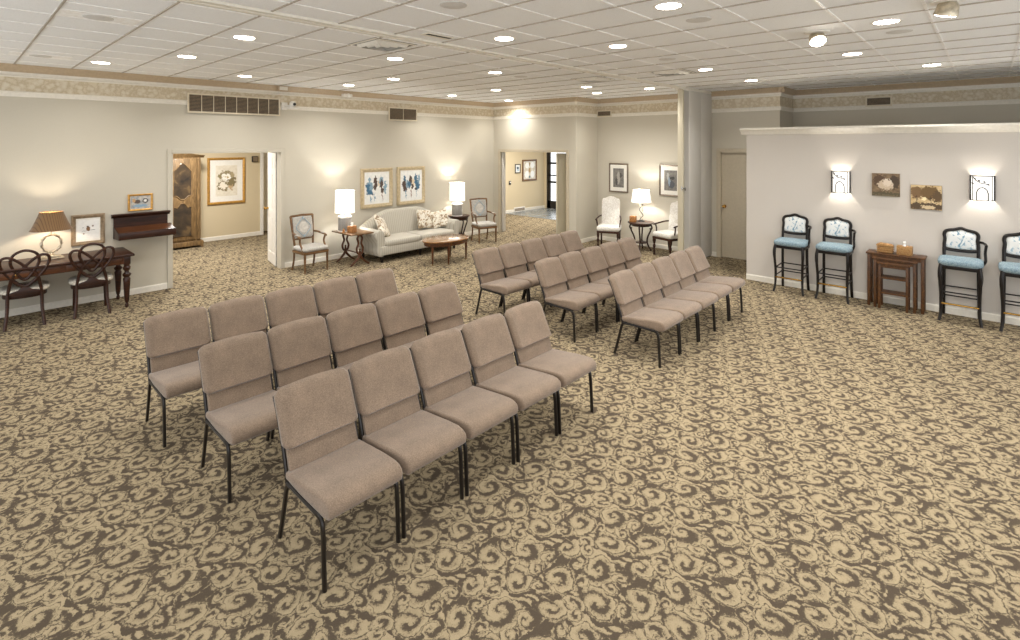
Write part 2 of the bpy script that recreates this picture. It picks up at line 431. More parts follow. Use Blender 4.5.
# folding wall track across the ceiling
g = G()
for yy in (4.03, 4.12): g.box((XW, yy-.022, H-.022), (8.95, yy+.022, H+.01), .004)
g.box((XW, 4.052, H-.008), (8.95, 4.098, H+.01))
struct('trim_2', g, 'trim')

def wall_x(name, y, x0, x1, holes=(), mat='wall', z1=H, th=TH):          # wall facing -y at y, running along x
    g = G(); xs = x0
    for (a, b, hz) in holes:
        g.box((xs, y, 0), (a, y+th, z1)); g.box((a, y, hz), (b, y+th, z1)); xs = b
    g.box((xs, y, 0), (x1, y+th, z1)); return struct(name, g, mat)
def wall_y(name, x, y0, y1, holes=(), mat='wall', z1=H, th=TH):          # wall facing -x at x, running along y
    g = G(); ys = y0
    for (a, b, hz) in holes:
        g.box((x, ys, 0), (x+th, a, z1)); g.box((x, a, hz), (x+th, b, z1)); ys = b
    g.box((x, ys, 0), (x+th, y1, z1)); return struct(name, g, mat)
LO = (2.285, 3.955, 2.06); BO = (6.87, 8.93, 2.01); DR = (3.06, 3.83, 2.04)
wall_x('wall_left', YW, XW, XB+TH, [LO])
wall_y('wall_back', XB, 6.63+TH, YW, [BO])
wall_x('wall_alcove', 6.63, XB, XA+TH)
wall_y('wall_right', XA, 2.77+TH, 6.63, [DR])
wall_x('wall_corner', 2.77, XA, XR+TH)
wall_y('wall_recess', XR, YS, 2.77)
struct('wall_recess_blocker', G().box((XP+.13, YS, 0), (XR, YS+.1, H)), 'wall')  # unseen closing wall, added to keep open-side world light out of the recess
struct('wall_partition', G().box((XP, YS, 0), (XP+.13, 2.90, 2.36)), 'wall_white')
# crown cap of the partition
prof = [(XP-.0, 2.34), (XP-.025, 2.345), (XP-.035, 2.375), (XP-.07, 2.41), (XP-.085, 2.42), (XP-.085, 2.45), (XP+.215, 2.45), (XP+.215, 2.42), (XP+.165, 2.375), (XP+.13, 2.34)]
g = G(); g.prism(prof, YS, 2.98, 'y'); struct('trim_3', g, 'trim', 30)
# cornice, border paper and rail, as mouldings on each wall face
segs_x = [(YW, XW, XB), (6.63, XB, XA), (2.77, XA, XR)]                  # faces -y
segs_y = [(XB, 6.63, YW), (XA, 2.77, 6.63), (XR, YS, 2.77)]              # faces -x
def mould(name, prof, mat, ext):
    g = G()
    for (yy, a, b) in segs_x:
        a2 = a - (ext if a > XW else 0)
        g.prism([(yy+.001-p[0], p[1]) for p in prof], a2, b, 'x')
    for (xx, a, b) in segs_y:
        a2 = a - (ext if a > YS else 0)
        g.prism([(xx+.001-p[0], p[1]) for p in prof], a2, b, 'y')
    return struct(name, g, mat, 30)
mould('trim_4', [(0, 3.115), (.02, 3.115), (.028, 3.135), (.045, 3.15), (.075, 3.185), (.09, 3.195), (.09, H+.0), (0, H+.0)], 'crown', .09)
mould('trim_5', [(0, 3.05), (.022, 3.05), (.026, 3.065), (.012, 3.085), (.012, 3.12), (0, 3.12)], 'trim', .026)
mould('trim_6', [(0, 2.865), (.004, 2.865), (.004, 3.055), (0, 3.055)], 'border', .004)
mould('trim_7', [(0, 2.80), (.012, 2.80), (.018, 2.815), (.018, 2.85), (.026, 2.86), (.022, 2.872), (0, 2.872)], 'trim', .026)
# baseboards
BB = [(0, 0), (.014, 0), (.014, .075), (.008, .09), (0, .09)]
def base(name, segs):
    g = G()
    for ax, c, a, b in segs:
        if ax == 'x': g.prism([(c+.001-p[0], p[1]) for p in BB], a, b, 'x')
        else: g.prism([(c+.001-p[0], p[1]) for p in BB], a, b, 'y')
    struct(name, g, 'trim')
base('baseboard_left', [('x', YW, XW, LO[0]-.05), ('x', YW, LO[1]+.05, XB)])
base('baseboard_back', [('y', XB, 6.63-.014, BO[0]-.04), ('y', XB, BO[1]+.04, YW)])
base('baseboard_alcove', [('x', 6.63, XB-.0, XA)])
base('baseboard_right', [('y', XA, DR[1]+.07, 6.63), ('y', XA, 2.77, DR[0]-.07)])
base('baseboard_recess', [('y', XR, YS, 2.77), ('x', 2.77, XA-.014, XR)])
base('baseboard_partition', [('y', XP, YS, 2.9)])
# casings of the openings
def casing_x(name, y, a, b, z, w=.055, d=.022, mat='doorp', depth=TH):
    g = G(); g.box((a-w, y-d, 0), (a, y, z+w), .004); g.box((b, y-d, 0), (b+w, y, z+w), .004); g.box((a, y-d, z), (b, y, z+w), .004)
    g.box((a, y-d, 0), (a+.015, y+depth+d, z)); g.box((b-.015, y-d, 0), (b, y+depth+d, z)); g.box((a, y-d, z-.015), (b, y+depth+d, z))
    return struct(name, g, mat)
def casing_y(name, x, a, b, z, w=.055, d=.022, mat='doorp', depth=TH):
    g = G(); g.box((x-d, a-w, 0), (x, a, z+w), .004); g.box((x-d, b, 0), (x, b+w, z+w), .004); g.box((x-d, a, z), (x, b, z+w), .004)
    g.box((x-d, a, 0), (x+depth+d, a+.015, z)); g.box((x-d, b-.015, 0), (x+depth+d, b, z)); g.box((x-d, a, z-.015), (x+depth+d, b, z))
    return struct(name, g, mat)
casing_x('trim_8', YW, *LO, mat='wall')
casing_y('trim_9', XB, *BO, w=.05, mat='doorp')
casing_y('trim_10', XA, *DR, w=.065, mat='doorp')
# the panelled door leaf standing open in the left opening
def panel_door(name, w, h, t, panels, mat, parent=None, knob_x=None, knob_sides=(-1, 1)):
    g = G(); g.box((0, -t/2+.008, 0), (w, t/2-.008, h))
    xs = sorted({0, w} | {p[0] for p in panels} | {p[1] for p in panels})
    # stiles and rails: everything that is not a panel
    zs = sorted({0, h} | {p[2] for p in panels} | {p[3] for p in panels})
    for i in range(len(xs)-1):
        for j in range(len(zs)-1):
            cx = (xs[i]+xs[i+1])/2; cz = (zs[j]+zs[j+1])/2
            if not any(p[0] < cx < p[1] and p[2] < cz < p[3] for p in panels):
                g.box((xs[i], -t/2, zs[j]), (xs[i+1], t/2, zs[j+1]))
    for p in panels:
        g.box((p[0]+.025, -t/2+.002, p[2]+.025), (p[1]-.025, t/2-.002, p[3]-.025), .006)
    o = struct(name, g, mat, None, parent)
    if knob_x is not None:
        k = G()
        for s in knob_sides:
            y = s*t/2
            for q in range(1): 
                k.tube([(knob_x, y, .98), (knob_x, y+s*.045, .98)], [.024, .010], 12); k.pill((knob_x, y+s*.06, .98), (.052, .045, .052), 1, 1, 12, 8)
        kk = k.build('door_knob', 'brass', o); kk['label'] = 'round brass door knob'
    return o
six2 = [(.08, .29, 1.72, 1.93), (.36, .57, 1.72, 1.93), (.08, .29, .98, 1.62), (.36, .57, .98, 1.62), (.08, .29, .2, .84), (.36, .57, .2, .84)]
six = [(.09, .33, 1.72, 1.93), (.41, .65, 1.72, 1.93), (.09, .33, .98, 1.62), (.41, .65, .98, 1.62), (.09, .33, .2, .84), (.41, .65, .2, .84)]
d1 = panel_door('door_1', .65, 2.02, .038, six2, 'white', knob_x=.60)
d1.location = (3.945, YW+TH+.045, .012); d1.rotation_euler = (0, 0, math.radians(79))
hg = G()
for z in (.2, 1.0, 1.8): hg.box((-.012, -.03, z), (.012, -.016, z+.09)); 
h_ = hg.build('hinge', 'brass', d1); h_['label'] = 'brass hinges'
# plain beige door in the right wall
g = G(); g.box((XA+.03, DR[0]+.017, .012), (XA+.07, DR[1]-.017, DR[2]-.017))
d2 = struct('door_2', g, 'doorp')
k = G(); yk = DR[1]-.075
k.tube([(XA+.03, yk, .99), (XA+.018, yk, .99)], [.033, .030], 16); k.tube([(XA+.02, yk, .99), (XA-.02, yk, .99)], [.011, .011], 10); k.pill((XA-.035, yk, .99), (.045, .058, .058), 1, 1, 14, 8)
kk = k.build('door_knob', 'brass', d2); kk['label'] = 'round brass door knob'

# room beyond the left opening
wall_x('wall_side_room', 12.9, 1.0, 5.12, mat='wall_hall', z1=2.7)
wall_y('wall_side_room_right', 6.1, YW+TH, 13.4, mat='wall_hall', z1=2.7)
struct('wall_side_room_left', G().box((.9, YW+TH, 0), (1.0, 13.02, 2.7)), 'wall_hall')
struct('wall_side_room_nook', G().box((5.12, 13.35, 0), (6.1, 13.45, 2.7)), 'wall_hall')
struct('ceiling_side_room', G().box((.9, YW+TH, 2.7), (6.22, 13.5, 2.8)), 'ceiling')
base('baseboard_side_room', [('x', 12.9, 1.0, 5.06)])
g = G(); g.box((5.06, 12.875, 0), (5.125, 12.9, 2.06), .004); g.box((5.12, 12.88, 0), (5.135, 13.35, 2.06)); g.box((5.06, 12.875, 2.06), (6.1, 12.92, 2.13)); struct('trim_11', g, 'white')
panel_door('door_3', .74, 2.02, .038, six, 'white').location = (5.28, 13.31, .01)
area_light('side_room_fill', (3.2, 11.0, 2.66), ROOM_W, .5)  # added fill light with no visible fixture, brightens the side room
# hall beyond the back opening, with the glazed entrance door
wall_x('wall_hall_left', 11.18, XB+TH, 13.92, mat='wall_hall', z1=2.7)
g = G(); X3 = 13.8
DE = (10.05, 11.10, 2.02)
g.box((X3, 4, 0), (X3+.12, DE[0], 2.7)); g.box((X3, DE[1], 0), (X3+.12, 11.18, 2.7)); g.box((X3, DE[0], DE[2]+.02), (X3+.12, DE[1], 2.7)); struct('wall_hall_end', g, 'wall_hall')
struct('wall_hall_near', G().box((XB+TH, YW+TH, 0), (XB+TH+.1, 11.18, 2.7)), 'wall_hall')
struct('wall_hall_right', G().box((XA+TH+.01, 4.0, 0), (XA+TH+.11, 6.63+TH, 2.7)), 'wall_hall')
struct('ceiling_hall', G().box((XB+TH, 6.63+TH, 2.7), (13.92, 11.3, 2.8)).box((XA+TH, 4, 2.7), (13.92, 6.63+TH, 2.8)), 'ceiling')
base('baseboard_hall', [('x', 11.18, XB+TH+.1, X3)])
struct('trim_12', G().prism([(11.8, 11.165), (11.8, 9.0), (X3, 7.6), (X3, 11.165)], .001, .006, 'z'), 'tilefloor')
area_light('hall_fill', (11.4, 9.2, 2.66), ROOM_W*1.1, .5)  # unseen fill added under the hall ceiling to brighten the hall
# black glazed door
g = G(); x0, x1 = X3+.02, X3+.07; ya, yb, z1 = DE[0]+.01, DE[1]-.01, DE[2]
g.box((x0, ya, .01), (x1, ya+.11, z1)); g.box((x0, yb-.14, .01), (x1, yb, z1)); g.box((x0, ya, .01), (x1, yb, .26)); g.box((x0, ya, z1-.06), (x1, yb, z1))
for z in (.86, 1.1, 1.5): g.box((x0, ya, z), (x1, yb, z+(.07 if z != 1.1 else .045)))
d4 = struct('door_4', g, 'blackwood')
pg = G(); pg.box((x0+.02, ya+.11, .26), (x0+.026, yb-.14, z1-.06)); pg.build('glass_pane', 'glass', d4, None)
# folded accordion screens inside the back opening
def pleats(g, x0, x1, yc, amp, z0, z1, n, axis='x'):
    pts = []
    for i in range(2*n+1):
        t = x0+(x1-x0)*i/(2*n); pts.append((t, yc+(amp if i % 2 else -amp)))
    poly = pts + [(p[0], p[1]+.012) for p in reversed(pts)]
    if axis == 'y': poly = [(p[1], p[0]) for p in poly]
    g.prism(poly, z0, z1, 'z')
t = thing('folding_screen', 'cream accordion screen folded against right side of the far doorway', 'screen', (XB+.07, 6.9, 0))
g = G(); pleats(g, 0, .27, 0, .045, .02, 1.98, 6, 'y'); g.build('pleated_panel', 'fold2', t, None)
g = G(); g.box((-.05, .27, .02), (.06, .30, 1.98), .004); g.build('lead_post', 'fold2', t)
t = thing('folding_screen', 'narrow white metal edge of folding screen at left side of far doorway', 'screen', (XB+.07, 8.86, 0))
g = G(); g.box((-.05, 0, .02), (.05, .03, 1.98), .004); g.build('lead_post', 'fold', t)
g = G(); pleats(g, .03, .05, 0, .035, .02, 1.98, 1, 'y'); g.build('pleated_panel', 'fold', t, None)

# the big folding wall, drawn back against the right wall
t = thing('folding_wall', 'tall grey-white accordion wall folded back at the ceiling track', 'partition', (8.88, 4.07, 0))
g = G(); g.box((0, -.05, .02), (.05, .05, H-.03), .005); g.box((.05, -.035, .02), (.075, .035, H-.03)); g.build('lead_post', 'fold2', t)
g = G(); pleats(g, .075, .19, 0, .06, .02, H-.05, 3); g.build('pleated_panel', 'fold', t, None)
g = G(); g.box((.19, -.08, .02), (.72, .08, H-.05), .006); g.box((.723, -.08, .02), (1.235, .08, H-.05), .006); g.build('flat_panel', 'fold', t)
g = G(); g.box((.0, -.10, H-.05), (1.24, .10, H-.001), .006); g.build('header', 'trim', t)
g = G(); g.tube([(-.012, -.03, 1.36), (-.012, -.03, 1.44)], .008, 8); g.tube([(-.03, -.06, 1.40), (.03, -.065, 1.40)], .011, 10); g.pill((-.035, -.06, 1.40), (.035, .035, .035), 1, 1, 10, 6); g.pill((.04, -.075, 1.385), (.05, .02, .06), .8, .8, 10, 6)
o = g.build('latch_handle', 'chrome', t); o['label'] = 'chrome latch handle'

# ------------------------------------------------------------ stacking chairs, six rows of five
CW = .460
def make_chair():
    t = thing('stacking_chair', '', 'chair')
    # seat cushion: side profile with a waterfall front, pushed across and rounded
    sp = [(-.14, .352), (-.19, .350), (-.235, .346), (-.275, .352), (-.298, .372), (-.303, .400), (-.294, .425), (-.268, .441), (-.225, .448), (-.12, .440), (.0, .426), (.12, .414), (.175, .407), (.185, .388), (.175, .365), (.0, .356)]
    g = G(); g.prism(sp, -CW/2+.004, CW/2-.004, 'x', .018)
    for v in g.bm.verts: v.co.x *= 1-.045*max(0, min(1, (-v.co.y-.05)/.25))
    g.build('seat', 'seat_fab', t, 60)
    # lower inset back panel
    bp = [(.145, .395), (.178, .395), (.250, .575), (.222, .585)]
    g = G(); g.prism(bp, -CW/2+.022, CW/2-.022, 'x', .008); g.build('lower_back_panel', 'seat_fab', t, 60)
    # upper back pad: rounded corners, bulging a little to the front, curved across
    w = CW/2; rings = []
    prof = [(0, .545, -.006, .90), (.004, .512, -.012, .965), (.012, .505, -.0, .975)]
    n = 17; nz = 13
    front = []; back = []
    for j in range(nz+1):
        v = j/nz; z = .505+(.79-.505)*v; y = .205+(.335-.205)*v
        edge = min(v, 1-v)*nz
        # half width shrinks at the rounded corners
        cr = .030; dz = min((z-.505), (.79-z)); ww = w-.004 if dz > cr else w-.004-cr*.75+math.sqrt(max(cr*cr-(cr-dz)**2, 0))*.75
        th = (.036+.016*(1-v)) if dz > .022 else .010+(.026+.016*(1-v))*math.sqrt(max(0, 1-(1-dz/.022)**2))
        ringf = []; ringb = []
        for i in range(n+1):
            u = -1+2*i/n; x = ww*u
            e = (1-abs(u))*ww; tt = th if e > .02 else th*(.35+.65*math.sqrt(max(0, 1-(1-e/.02)**2)))
            curve = -.012*(1-u*u)*0 + .012*u*u*-1
            top = .010*(1-u*u)*v
            ringf.append((x, y-tt+curve, z+top-.018*(1-v)*(u*u)*-.3)); ringb.append((x, y+min(tt, .028)+curve, z+top+.006))
        front.append(ringf); back.append(ringb)
    g = G(); vf = [[g.bm.verts.new(p) for p in r] for r in front]; vb = [[g.bm.verts.new(p) for p in r] for r in back]
    for a in range(nz):
        for i in range(n):
            g.bm.faces.new((vf[a][i], vf[a][i+1], vf[a+1][i+1], vf[a+1][i])); g.bm.faces.new((vb[a][i], vb[a+1][i], vb[a+1][i+1], vb[a][i+1]))
        g.bm.faces.new((vf[a][0], vf[a+1][0], vb[a+1][0], vb[a][0])); g.bm.faces.new((vf[a][n], vb[a][n], vb[a+1][n], vf[a+1][n]))
    for i in range(n):
        g.bm.faces.new((vf[0][i], vb[0][i], vb[0][i+1], vf[0][i+1])); g.bm.faces.new((vf[nz][i], vf[nz][i+1], vb[nz][i+1], vb[nz][i]))
    g.build('back_pad', 'seat_fab', t, 75)
    for s in (-1, 1):
        x = s*(CW/2-.014)
        g = G(); g.tube(catmull([(x, -.250, 0), (x, -.243, .16), (x, -.232, .30), (x, -.205, .338), (x, -.15, .345)], 5), .0145, 8, flat=(1, .8)); g.build('leg', 'chair_metal', t)
        g = G(); g.tube(catmull([(x, .262, 0), (x, .215, .16), (x, .175, .31), (x, .15, .345)], 5), .0145, 8, flat=(1, .8)); g.build('leg', 'chair_metal', t)
    g = G()
    for s in (-1, 1):
        x = s*(CW/2-.014)
        g.tube([(x, -.17, .345), (x, .17, .347)], .012, 8)
    g.tube([(-CW/2+.014, .15, .343), (CW/2-.014, .15, .343)], .010, 8); g.tube([(-CW/2+.014, -.2, .335), (CW/2-.014, -.2, .335)], .010, 8)
    g.build('seat_frame', 'chair_metal', t)
    g = G()
    for s in (-1, 1):
        x = s*(CW/2-.013)
        g.tube(catmull([(x, .165, .34), (x, .185, .42), (x, .232, .55), (x, .288, .68), (x, .335, .765)], 4), .0105, 8)
    g.tube([(-CW/2+.014, .265, .60), (CW/2-.014, .265, .60)], .008, 8)
    g.build('back_frame', 'chair_metal', t)
    return t
chair0 = make_chair()
ordn = ['leftmost', 'second from the left', 'middle one', 'fourth from the left', 'rightmost']
rows = [('front row of the left block', 1.228, 2.65, .473), ('middle row of the left block', 1.145, 3.675, .468), ('back row of the left block', 1.035, 4.635, .471),
        ('front row of the right block', 4.715, 2.625, .461), ('middle row of the right block', 4.675, 3.62, .461), ('back row of the right block', 4.585, 4.59, .461)]
first = True
for r, (desc, x0, y, pitch) in enumerate(rows):
    for i in range(5):
        lab = 'taupe stacking chair, %s in the %s' % (ordn[i], desc)
        loc = (x0+pitch*(i+.5), y+random.uniform(-.006, .006), 0); rz = random.uniform(-.006, .006)
        grp = 'taupe stacking chairs set out in rows'
        if first: chair0.location = loc; chair0.rotation_euler = (0, 0, rz); T(chair0, lab, 'chair', grp); first = False
        else: dup(chair0, loc, rz, lab, grp)

# ------------------------------------------------------------ bar stools along the partition (built facing -y)
def make_stool():
    t = thing('bar_stool', '', 'bar stool')
    w = .185
    g = G(); g.pill((0, -.015, .725), (.435, .40, .10), .55, .35, 28, 12); g.build('seat', 'bluefab', t, 80)
    g = G(); g.box((-.185, -.19, .645), (.185, -.165, .70), .006); g.box((-.185, .135, .645), (.185, .16, .70), .006)
    for s in (-1, 1): g.box((s*.185-.012, -.19, .645), (s*.185+.012, .16, .70), .005)
    g.build('apron', 'ebony', t)
    for s in (-1, 1):
        g = G(); g.tube(catmull([(s*.178, -.175, .70), (s*.19, -.20, .58), (s*.178, -.175, .30), (s*.182, -.185, .10), (s*.198, -.215, .0)], 6), [.021]*8+[.018]*8+[.016]*9, 8, up=(0, 1, 0)); g.build('leg', 'ebony', t)
        g = G(); g.tube(catmull([(s*.165, .150, .86), (s*.165, .135, .70), (s*.168, .145, .40), (s*.172, .165, .14), (s*.176, .186, 0)], 6), .019, 8, up=(0, 1, 0)); g.build('leg', 'ebony', t)
    g = G()
    for z in (.36, .24):
        for s in (-1, 1): g.tube([(s*.178, -.175, z), (s*.172, .15, z+.01)], .009, 8)
        g.tube([(-.17, .15, z+.01), (.17, .15, z+.01)], .009, 8)
    g.tube([(-.178, -.175, .36), (.178, -.175, .36)], .009, 8)
    g.build('stretcher', 'ebony', t)
    g = G(); g.box((-.175, -.195, .205), (.175, -.165, .225), .005); o = g.build('footrest', 'brass', t); o['label'] = 'brass capped footrest'
    # shaped back frame and pad
    def bo(u, w_, h_):
        return None
    out = [(-.145, 0), (-.165, .04), (-.158, .13), (-.165, .19), (-.14, .235), (-.06, .255), (0, .275), (.06, .255), (.14, .235), (.165, .19), (.158, .13), (.165, .04), (.145, 0), (0, -.012)]
    pts = [(x, .152+.06*(z+.02), .845+z) for x, z in out]
    g = G(); g.tube(catmull(pts, 5, True), .0185, 8, closed=True); g.build('back_frame', 'ebony', t)
    g = G(); P2 = catmull([(x*.88, .152+.06*(z+.02), .845+.022+z*.83) for x, z in out], 4, True)
    c = sum(P2, Vector())/len(P2); rings = []
    for s_, dy in ((1, -.004), (.96, -.012), (.8, -.018), (.4, -.021), (.02, -.022)):
        rings.append([c+(p-c)*s_+Vector((0, dy, 0)) for p in P2])
    bk = [[c+(p-c)*s_+Vector((0, .014, 0)) for p in P2] for s_ in (.02, .9, 1)]
    g.loft(bk+rings); o = g.build('back_pad', 'bluefloral', t, 60); o['label'] = 'white back pad with blue flowers'
    # single arm on the right hand side of the picture
    g = G(); x = .205
    g.tube(catmull([(.155, .185, .96), (.205, .15, .962), (.232, .06, .955), (.238, -.03, .95)], 6), .015, 8)
    g.tube(catmull([(.236, -.02, .945), (.228, .0, .86), (.230, -.01, .76), (.195, .0, .69)], 6), .0145, 8)
    g.build('arm', 'ebony', t)
    return t
stool0 = make_stool()
sy = [(8.545, 2.17, 'nearest the beige door, leftmost of all'), (8.56, 1.62, 'second from the left, standing left of the nesting tables'),
      (8.572, .27, 'standing just right of the nesting tables'), (8.572, -.29, 'cut off by the right edge of the picture')]
for i, (x, y, d) in enumerate(sy):
    lab = 'dark bar stool with blue seat, ' + d
    if i == 0: stool0.location = (x, y, 0); stool0.rotation_euler = (0, 0, -PI/2); T(stool0, lab, 'bar stool', 'blue bar stools along the partition')
    else: dup(stool0, (x, y, 0), -PI/2, lab, 'blue bar stools along the partition')

# ------------------------------------------------------------ nest of three tables (facing -x, built in world axes)
def nest(name, label, y0, y1, x0, x1, h, shelves, leg=.035):
    t = thing(name, label, 'table', ((x0+x1)/2, (y0+y1)/2, 0), 0, 'nesting tables')
    X0, X1, Y0, Y1 = x0-(x0+x1)/2, x1-(x0+x1)/2, y0-(y0+y1)/2, y1-(y0+y1)/2
    g = G(); g.box((X0-.012, Y0-.016, h-.024), (X1, Y1+.016, h), .007); g.build('tabletop', 'oak', t)
    for a, b in ((X0, Y0), (X0, Y1-leg), (X1-leg-.012, Y0), (X1-leg-.012, Y1-leg)):
        q = G()
        q.box((a, b, 0), (a+leg*.8, b+leg, h-.024), .004); q.build('leg', 'oak', t)
    g = G(); g.box((X0+.004, Y0+leg, h-.065), (X0+.02, Y1-leg, h-.024))
    for s in (Y0, Y1-leg): g.box((X0+leg*.8, s+.008, h-.055), (X1-leg-.012, s+leg-.008, h-.024))
    g.build('apron', 'oak', t)
    for z in shelves:
        g = G(); g.box((X0+.01, Y0+leg, z), (X1-leg-.01, Y1-leg, z+.022)); g.build('shelf', 'oak', t)
    for s in (Y0+leg/2, Y1-leg/2):
        for z in (.16, .38):
            g = G(); g.tube([(X0+.014, s, z), (X1-leg, s, z)], .009, 8); g.build('stretcher', 'oak', t)
    return t
nest('nesting_table', 'largest outer brown table of the nest against the partition', .62, 1.23, 8.50, 8.74, .725, [])
nest('nesting_table', 'middle brown table of the nest, slid under the largest', .70, 1.155, 8.465, 8.70, .665, [], .032)
nest('nesting_table', 'smallest brown table of the nest, in front with two shelves', .775, 1.10, 8.425, 8.66, .615, [.40, .20], .030)
def tissue_box(label, loc, rz, size, mat, tis=True, cat='tissue box'):
    t = thing('tissue_box', label, cat, loc, rz)
    g = G(); g.box((-size[0]/2, -size[1]/2, 0), (size[0]/2, size[1]/2, size[2]), .006); g.build('box', mat, t)
    if tis:
        g = G(); rings = []
        for z, r in ((0, .035), (.012, .030), (.03, .022), (.045, .034), (.062, .018)):
            rings.append([((r+.010*math.sin(k*2.1+z*90))*math.cos(2*PI*k/12), (r*.45+.008*math.cos(k*1.7))*math.sin(2*PI*k/12), size[2]-.002+z+.006*math.sin(k*3)*(z > .01)) for k in range(12)])
        g.loft(rings); o = g.build('tissue', 'tissue', t, 60); o['label'] = 'white tissue sticking out'
    return t
tissue_box('amber tissue box with tissue pulled up, on the nesting tables', (8.60, .83, .725), 0, (.115, .165, .115), 'wicker')
t = thing('wicker_basket', 'small woven cane basket left of the tissue box on nesting tables', 'basket', (8.60, 1.04, .725), 0)
g = G(); g.box((-.055, -.085, 0), (.055, .085, .085), .012)
for z in (.02, .045, .07): g.tube([(-.058, -.088, z), (.058, -.088, z), (.058, .088, z), (-.058, .088, z)], .006, 6, closed=True)
g.build('woven_body', 'wicker', t)
g = G(); g.prism([(-.092, .085), (.09, .085), (.095, .105), (.06, .125), (-.06, .115), (-.092, .10)], -.06, .06, 'x', .006); g.build('lid', 'wicker', t)

# ------------------------------------------------------------ sconces and canvases on the partition
def sconce(label, y):
    t = thing('wall_sconce', label, 'sconce', (XP, y, 1.49), 0, 'lit wall sconces on the partition')
    n = 10; g = G(); rings = []
    for z in (.006, .304):
        rings.append([(-.012-.085*math.sin(PI*i/n), .108*math.cos(PI*i/n), z) for i in range(n+1)])
    vs = [[g.bm.verts.new(p) for p in r] for r in rings]
    rin = [[g.bm.verts.new((p[0]+.004, p[1]*.96, p[2])) for p in r] for r in rings]
    for i in range(n):
        g.bm.faces.new((vs[0][i], vs[0][i+1], vs[1][i+1], vs[1][i])); g.bm.faces.new((rin[0][i+1], rin[0][i], rin[1][i], rin[1][i+1]))
        g.bm.faces.new((vs[0][i+1], vs[0][i], rin[0][i], rin[0][i+1])); g.bm.faces.new((vs[1][i], vs[1][i+1], rin[1][i+1], rin[1][i]))
    g.build('glass_shade', 'sconce_glass', t, 60)
    g = G(); arc = lambda z, k=1.04: [(-.012-.090*k*math.sin(PI*i/n), .112*math.cos(PI*i/n), z) for i in range(n+1)]
    for z in (.0, .308): g.tube(arc(z), .006, 6)
    for s in (-1, 1):
        g.box((-.03, s*.112-.008, 0), (0, s*.112+.008, .31), .003)
        g.tube([(-.06, s*.09, 0), (-.06, s*.09, .31)], .0045, 6)
    # arch motif and sprig on the front
    def on(yy, z): a = math.acos(max(-1, min(1, yy/.112))); return (-.012-.094*math.sin(a), yy, z)
    g.tube([on(yy, z) for yy, z in [(.055, .0), (.055, .09), (.045, .13), (.025, .155), (0, .165), (-.025, .155), (-.045, .13), (-.055, .09), (-.055, 0)]], .0052, 6)
    g.tube([on(yy, z) for yy, z in [(.09, .30), (.06, .25), (.02, .22), (-.03, .21), (-.07, .20)]], .0045, 6)
    for yy, z in ((.06, .26), (.02, .235), (-.03, .222), (-.065, .19), (.08, .2)):
        g.tube([on(yy, z), on(yy+.012, z+.016), on(yy+.020, z+.020)], [.003, .010, .002], 6)
    g.build('metal_frame', 'ebony', t)
    g = G(); g.box((-.010, -.10, .03), (0, .10, .28)); g.build('back_plate', 'white', t)
    point_light('sconce_bulb', (-.05, 0, .13), SCONCE_W, (1, .93, .84), .02, t)
    return t
sconce('lit sconce above the two left bar stools', 1.585)
sconce('lit sconce high above the bar stool right of the nesting tables', .07)
def canvas(name, label, y, z, w, h, mat):
    t = thing(name, label, 'picture', (XP-.001, y, z), -PI/2)
    g = G(); g.box((-w/2, -.022, -h/2), (w/2, 0, h/2), .002); g.build('stretched_edge', 'bronzef', t)
    g = G(); g.box((-w/2+.003, -.0235, -h/2+.003), (w/2-.003, -.0225, h/2-.003)); g.build('printed_canvas', mat, t, None)
    return t
sep = [(96, 76, 54), (140, 116, 86)]
M['tree1'] = art_mat('white_tree_print', sep, [(-.07, .05, .07, .09, (84, 62, 42)), (.10, .04, .06, .09, (70, 54, 38)), (.0, .0, .09, .07, (196, 176, 150)), (.02, .03, .05, .05, (216, 200, 180)), (0, -.125, .2, .03, (84, 74, 50)), (0, -.155, .2, .02, (110, 98, 72))], .05, 45)
M['tree2'] = art_mat('lane_print', [(190, 160, 110), (214, 190, 146)], [(-.10, .06, .07, .08, (120, 92, 58)), (.04, .06, .10, .09, (110, 84, 46)), (.12, .02, .05, .08, (92, 70, 42)), (-.02, -.02, .03, .015, (246, 226, 180)), (0, -.12, .2, .05, (82, 64, 42)), (.02, -.13, .07, .03, (206, 184, 146)), (-.10, -.02, .008, .05, (60, 44, 30)), (.05, -.02, .008, .05, (60, 44, 30))], .045, 50, 3.1)
canvas('tree_picture', 'sepia canvas of a pale blossoming tree, upper left of the two', 1.055, 1.63, .315, .315, 'tree1')
canvas('tree_picture', 'golden brown canvas of a tree-lined lane, lower right of the two', .62, 1.487, .325, .325, 'tree2')

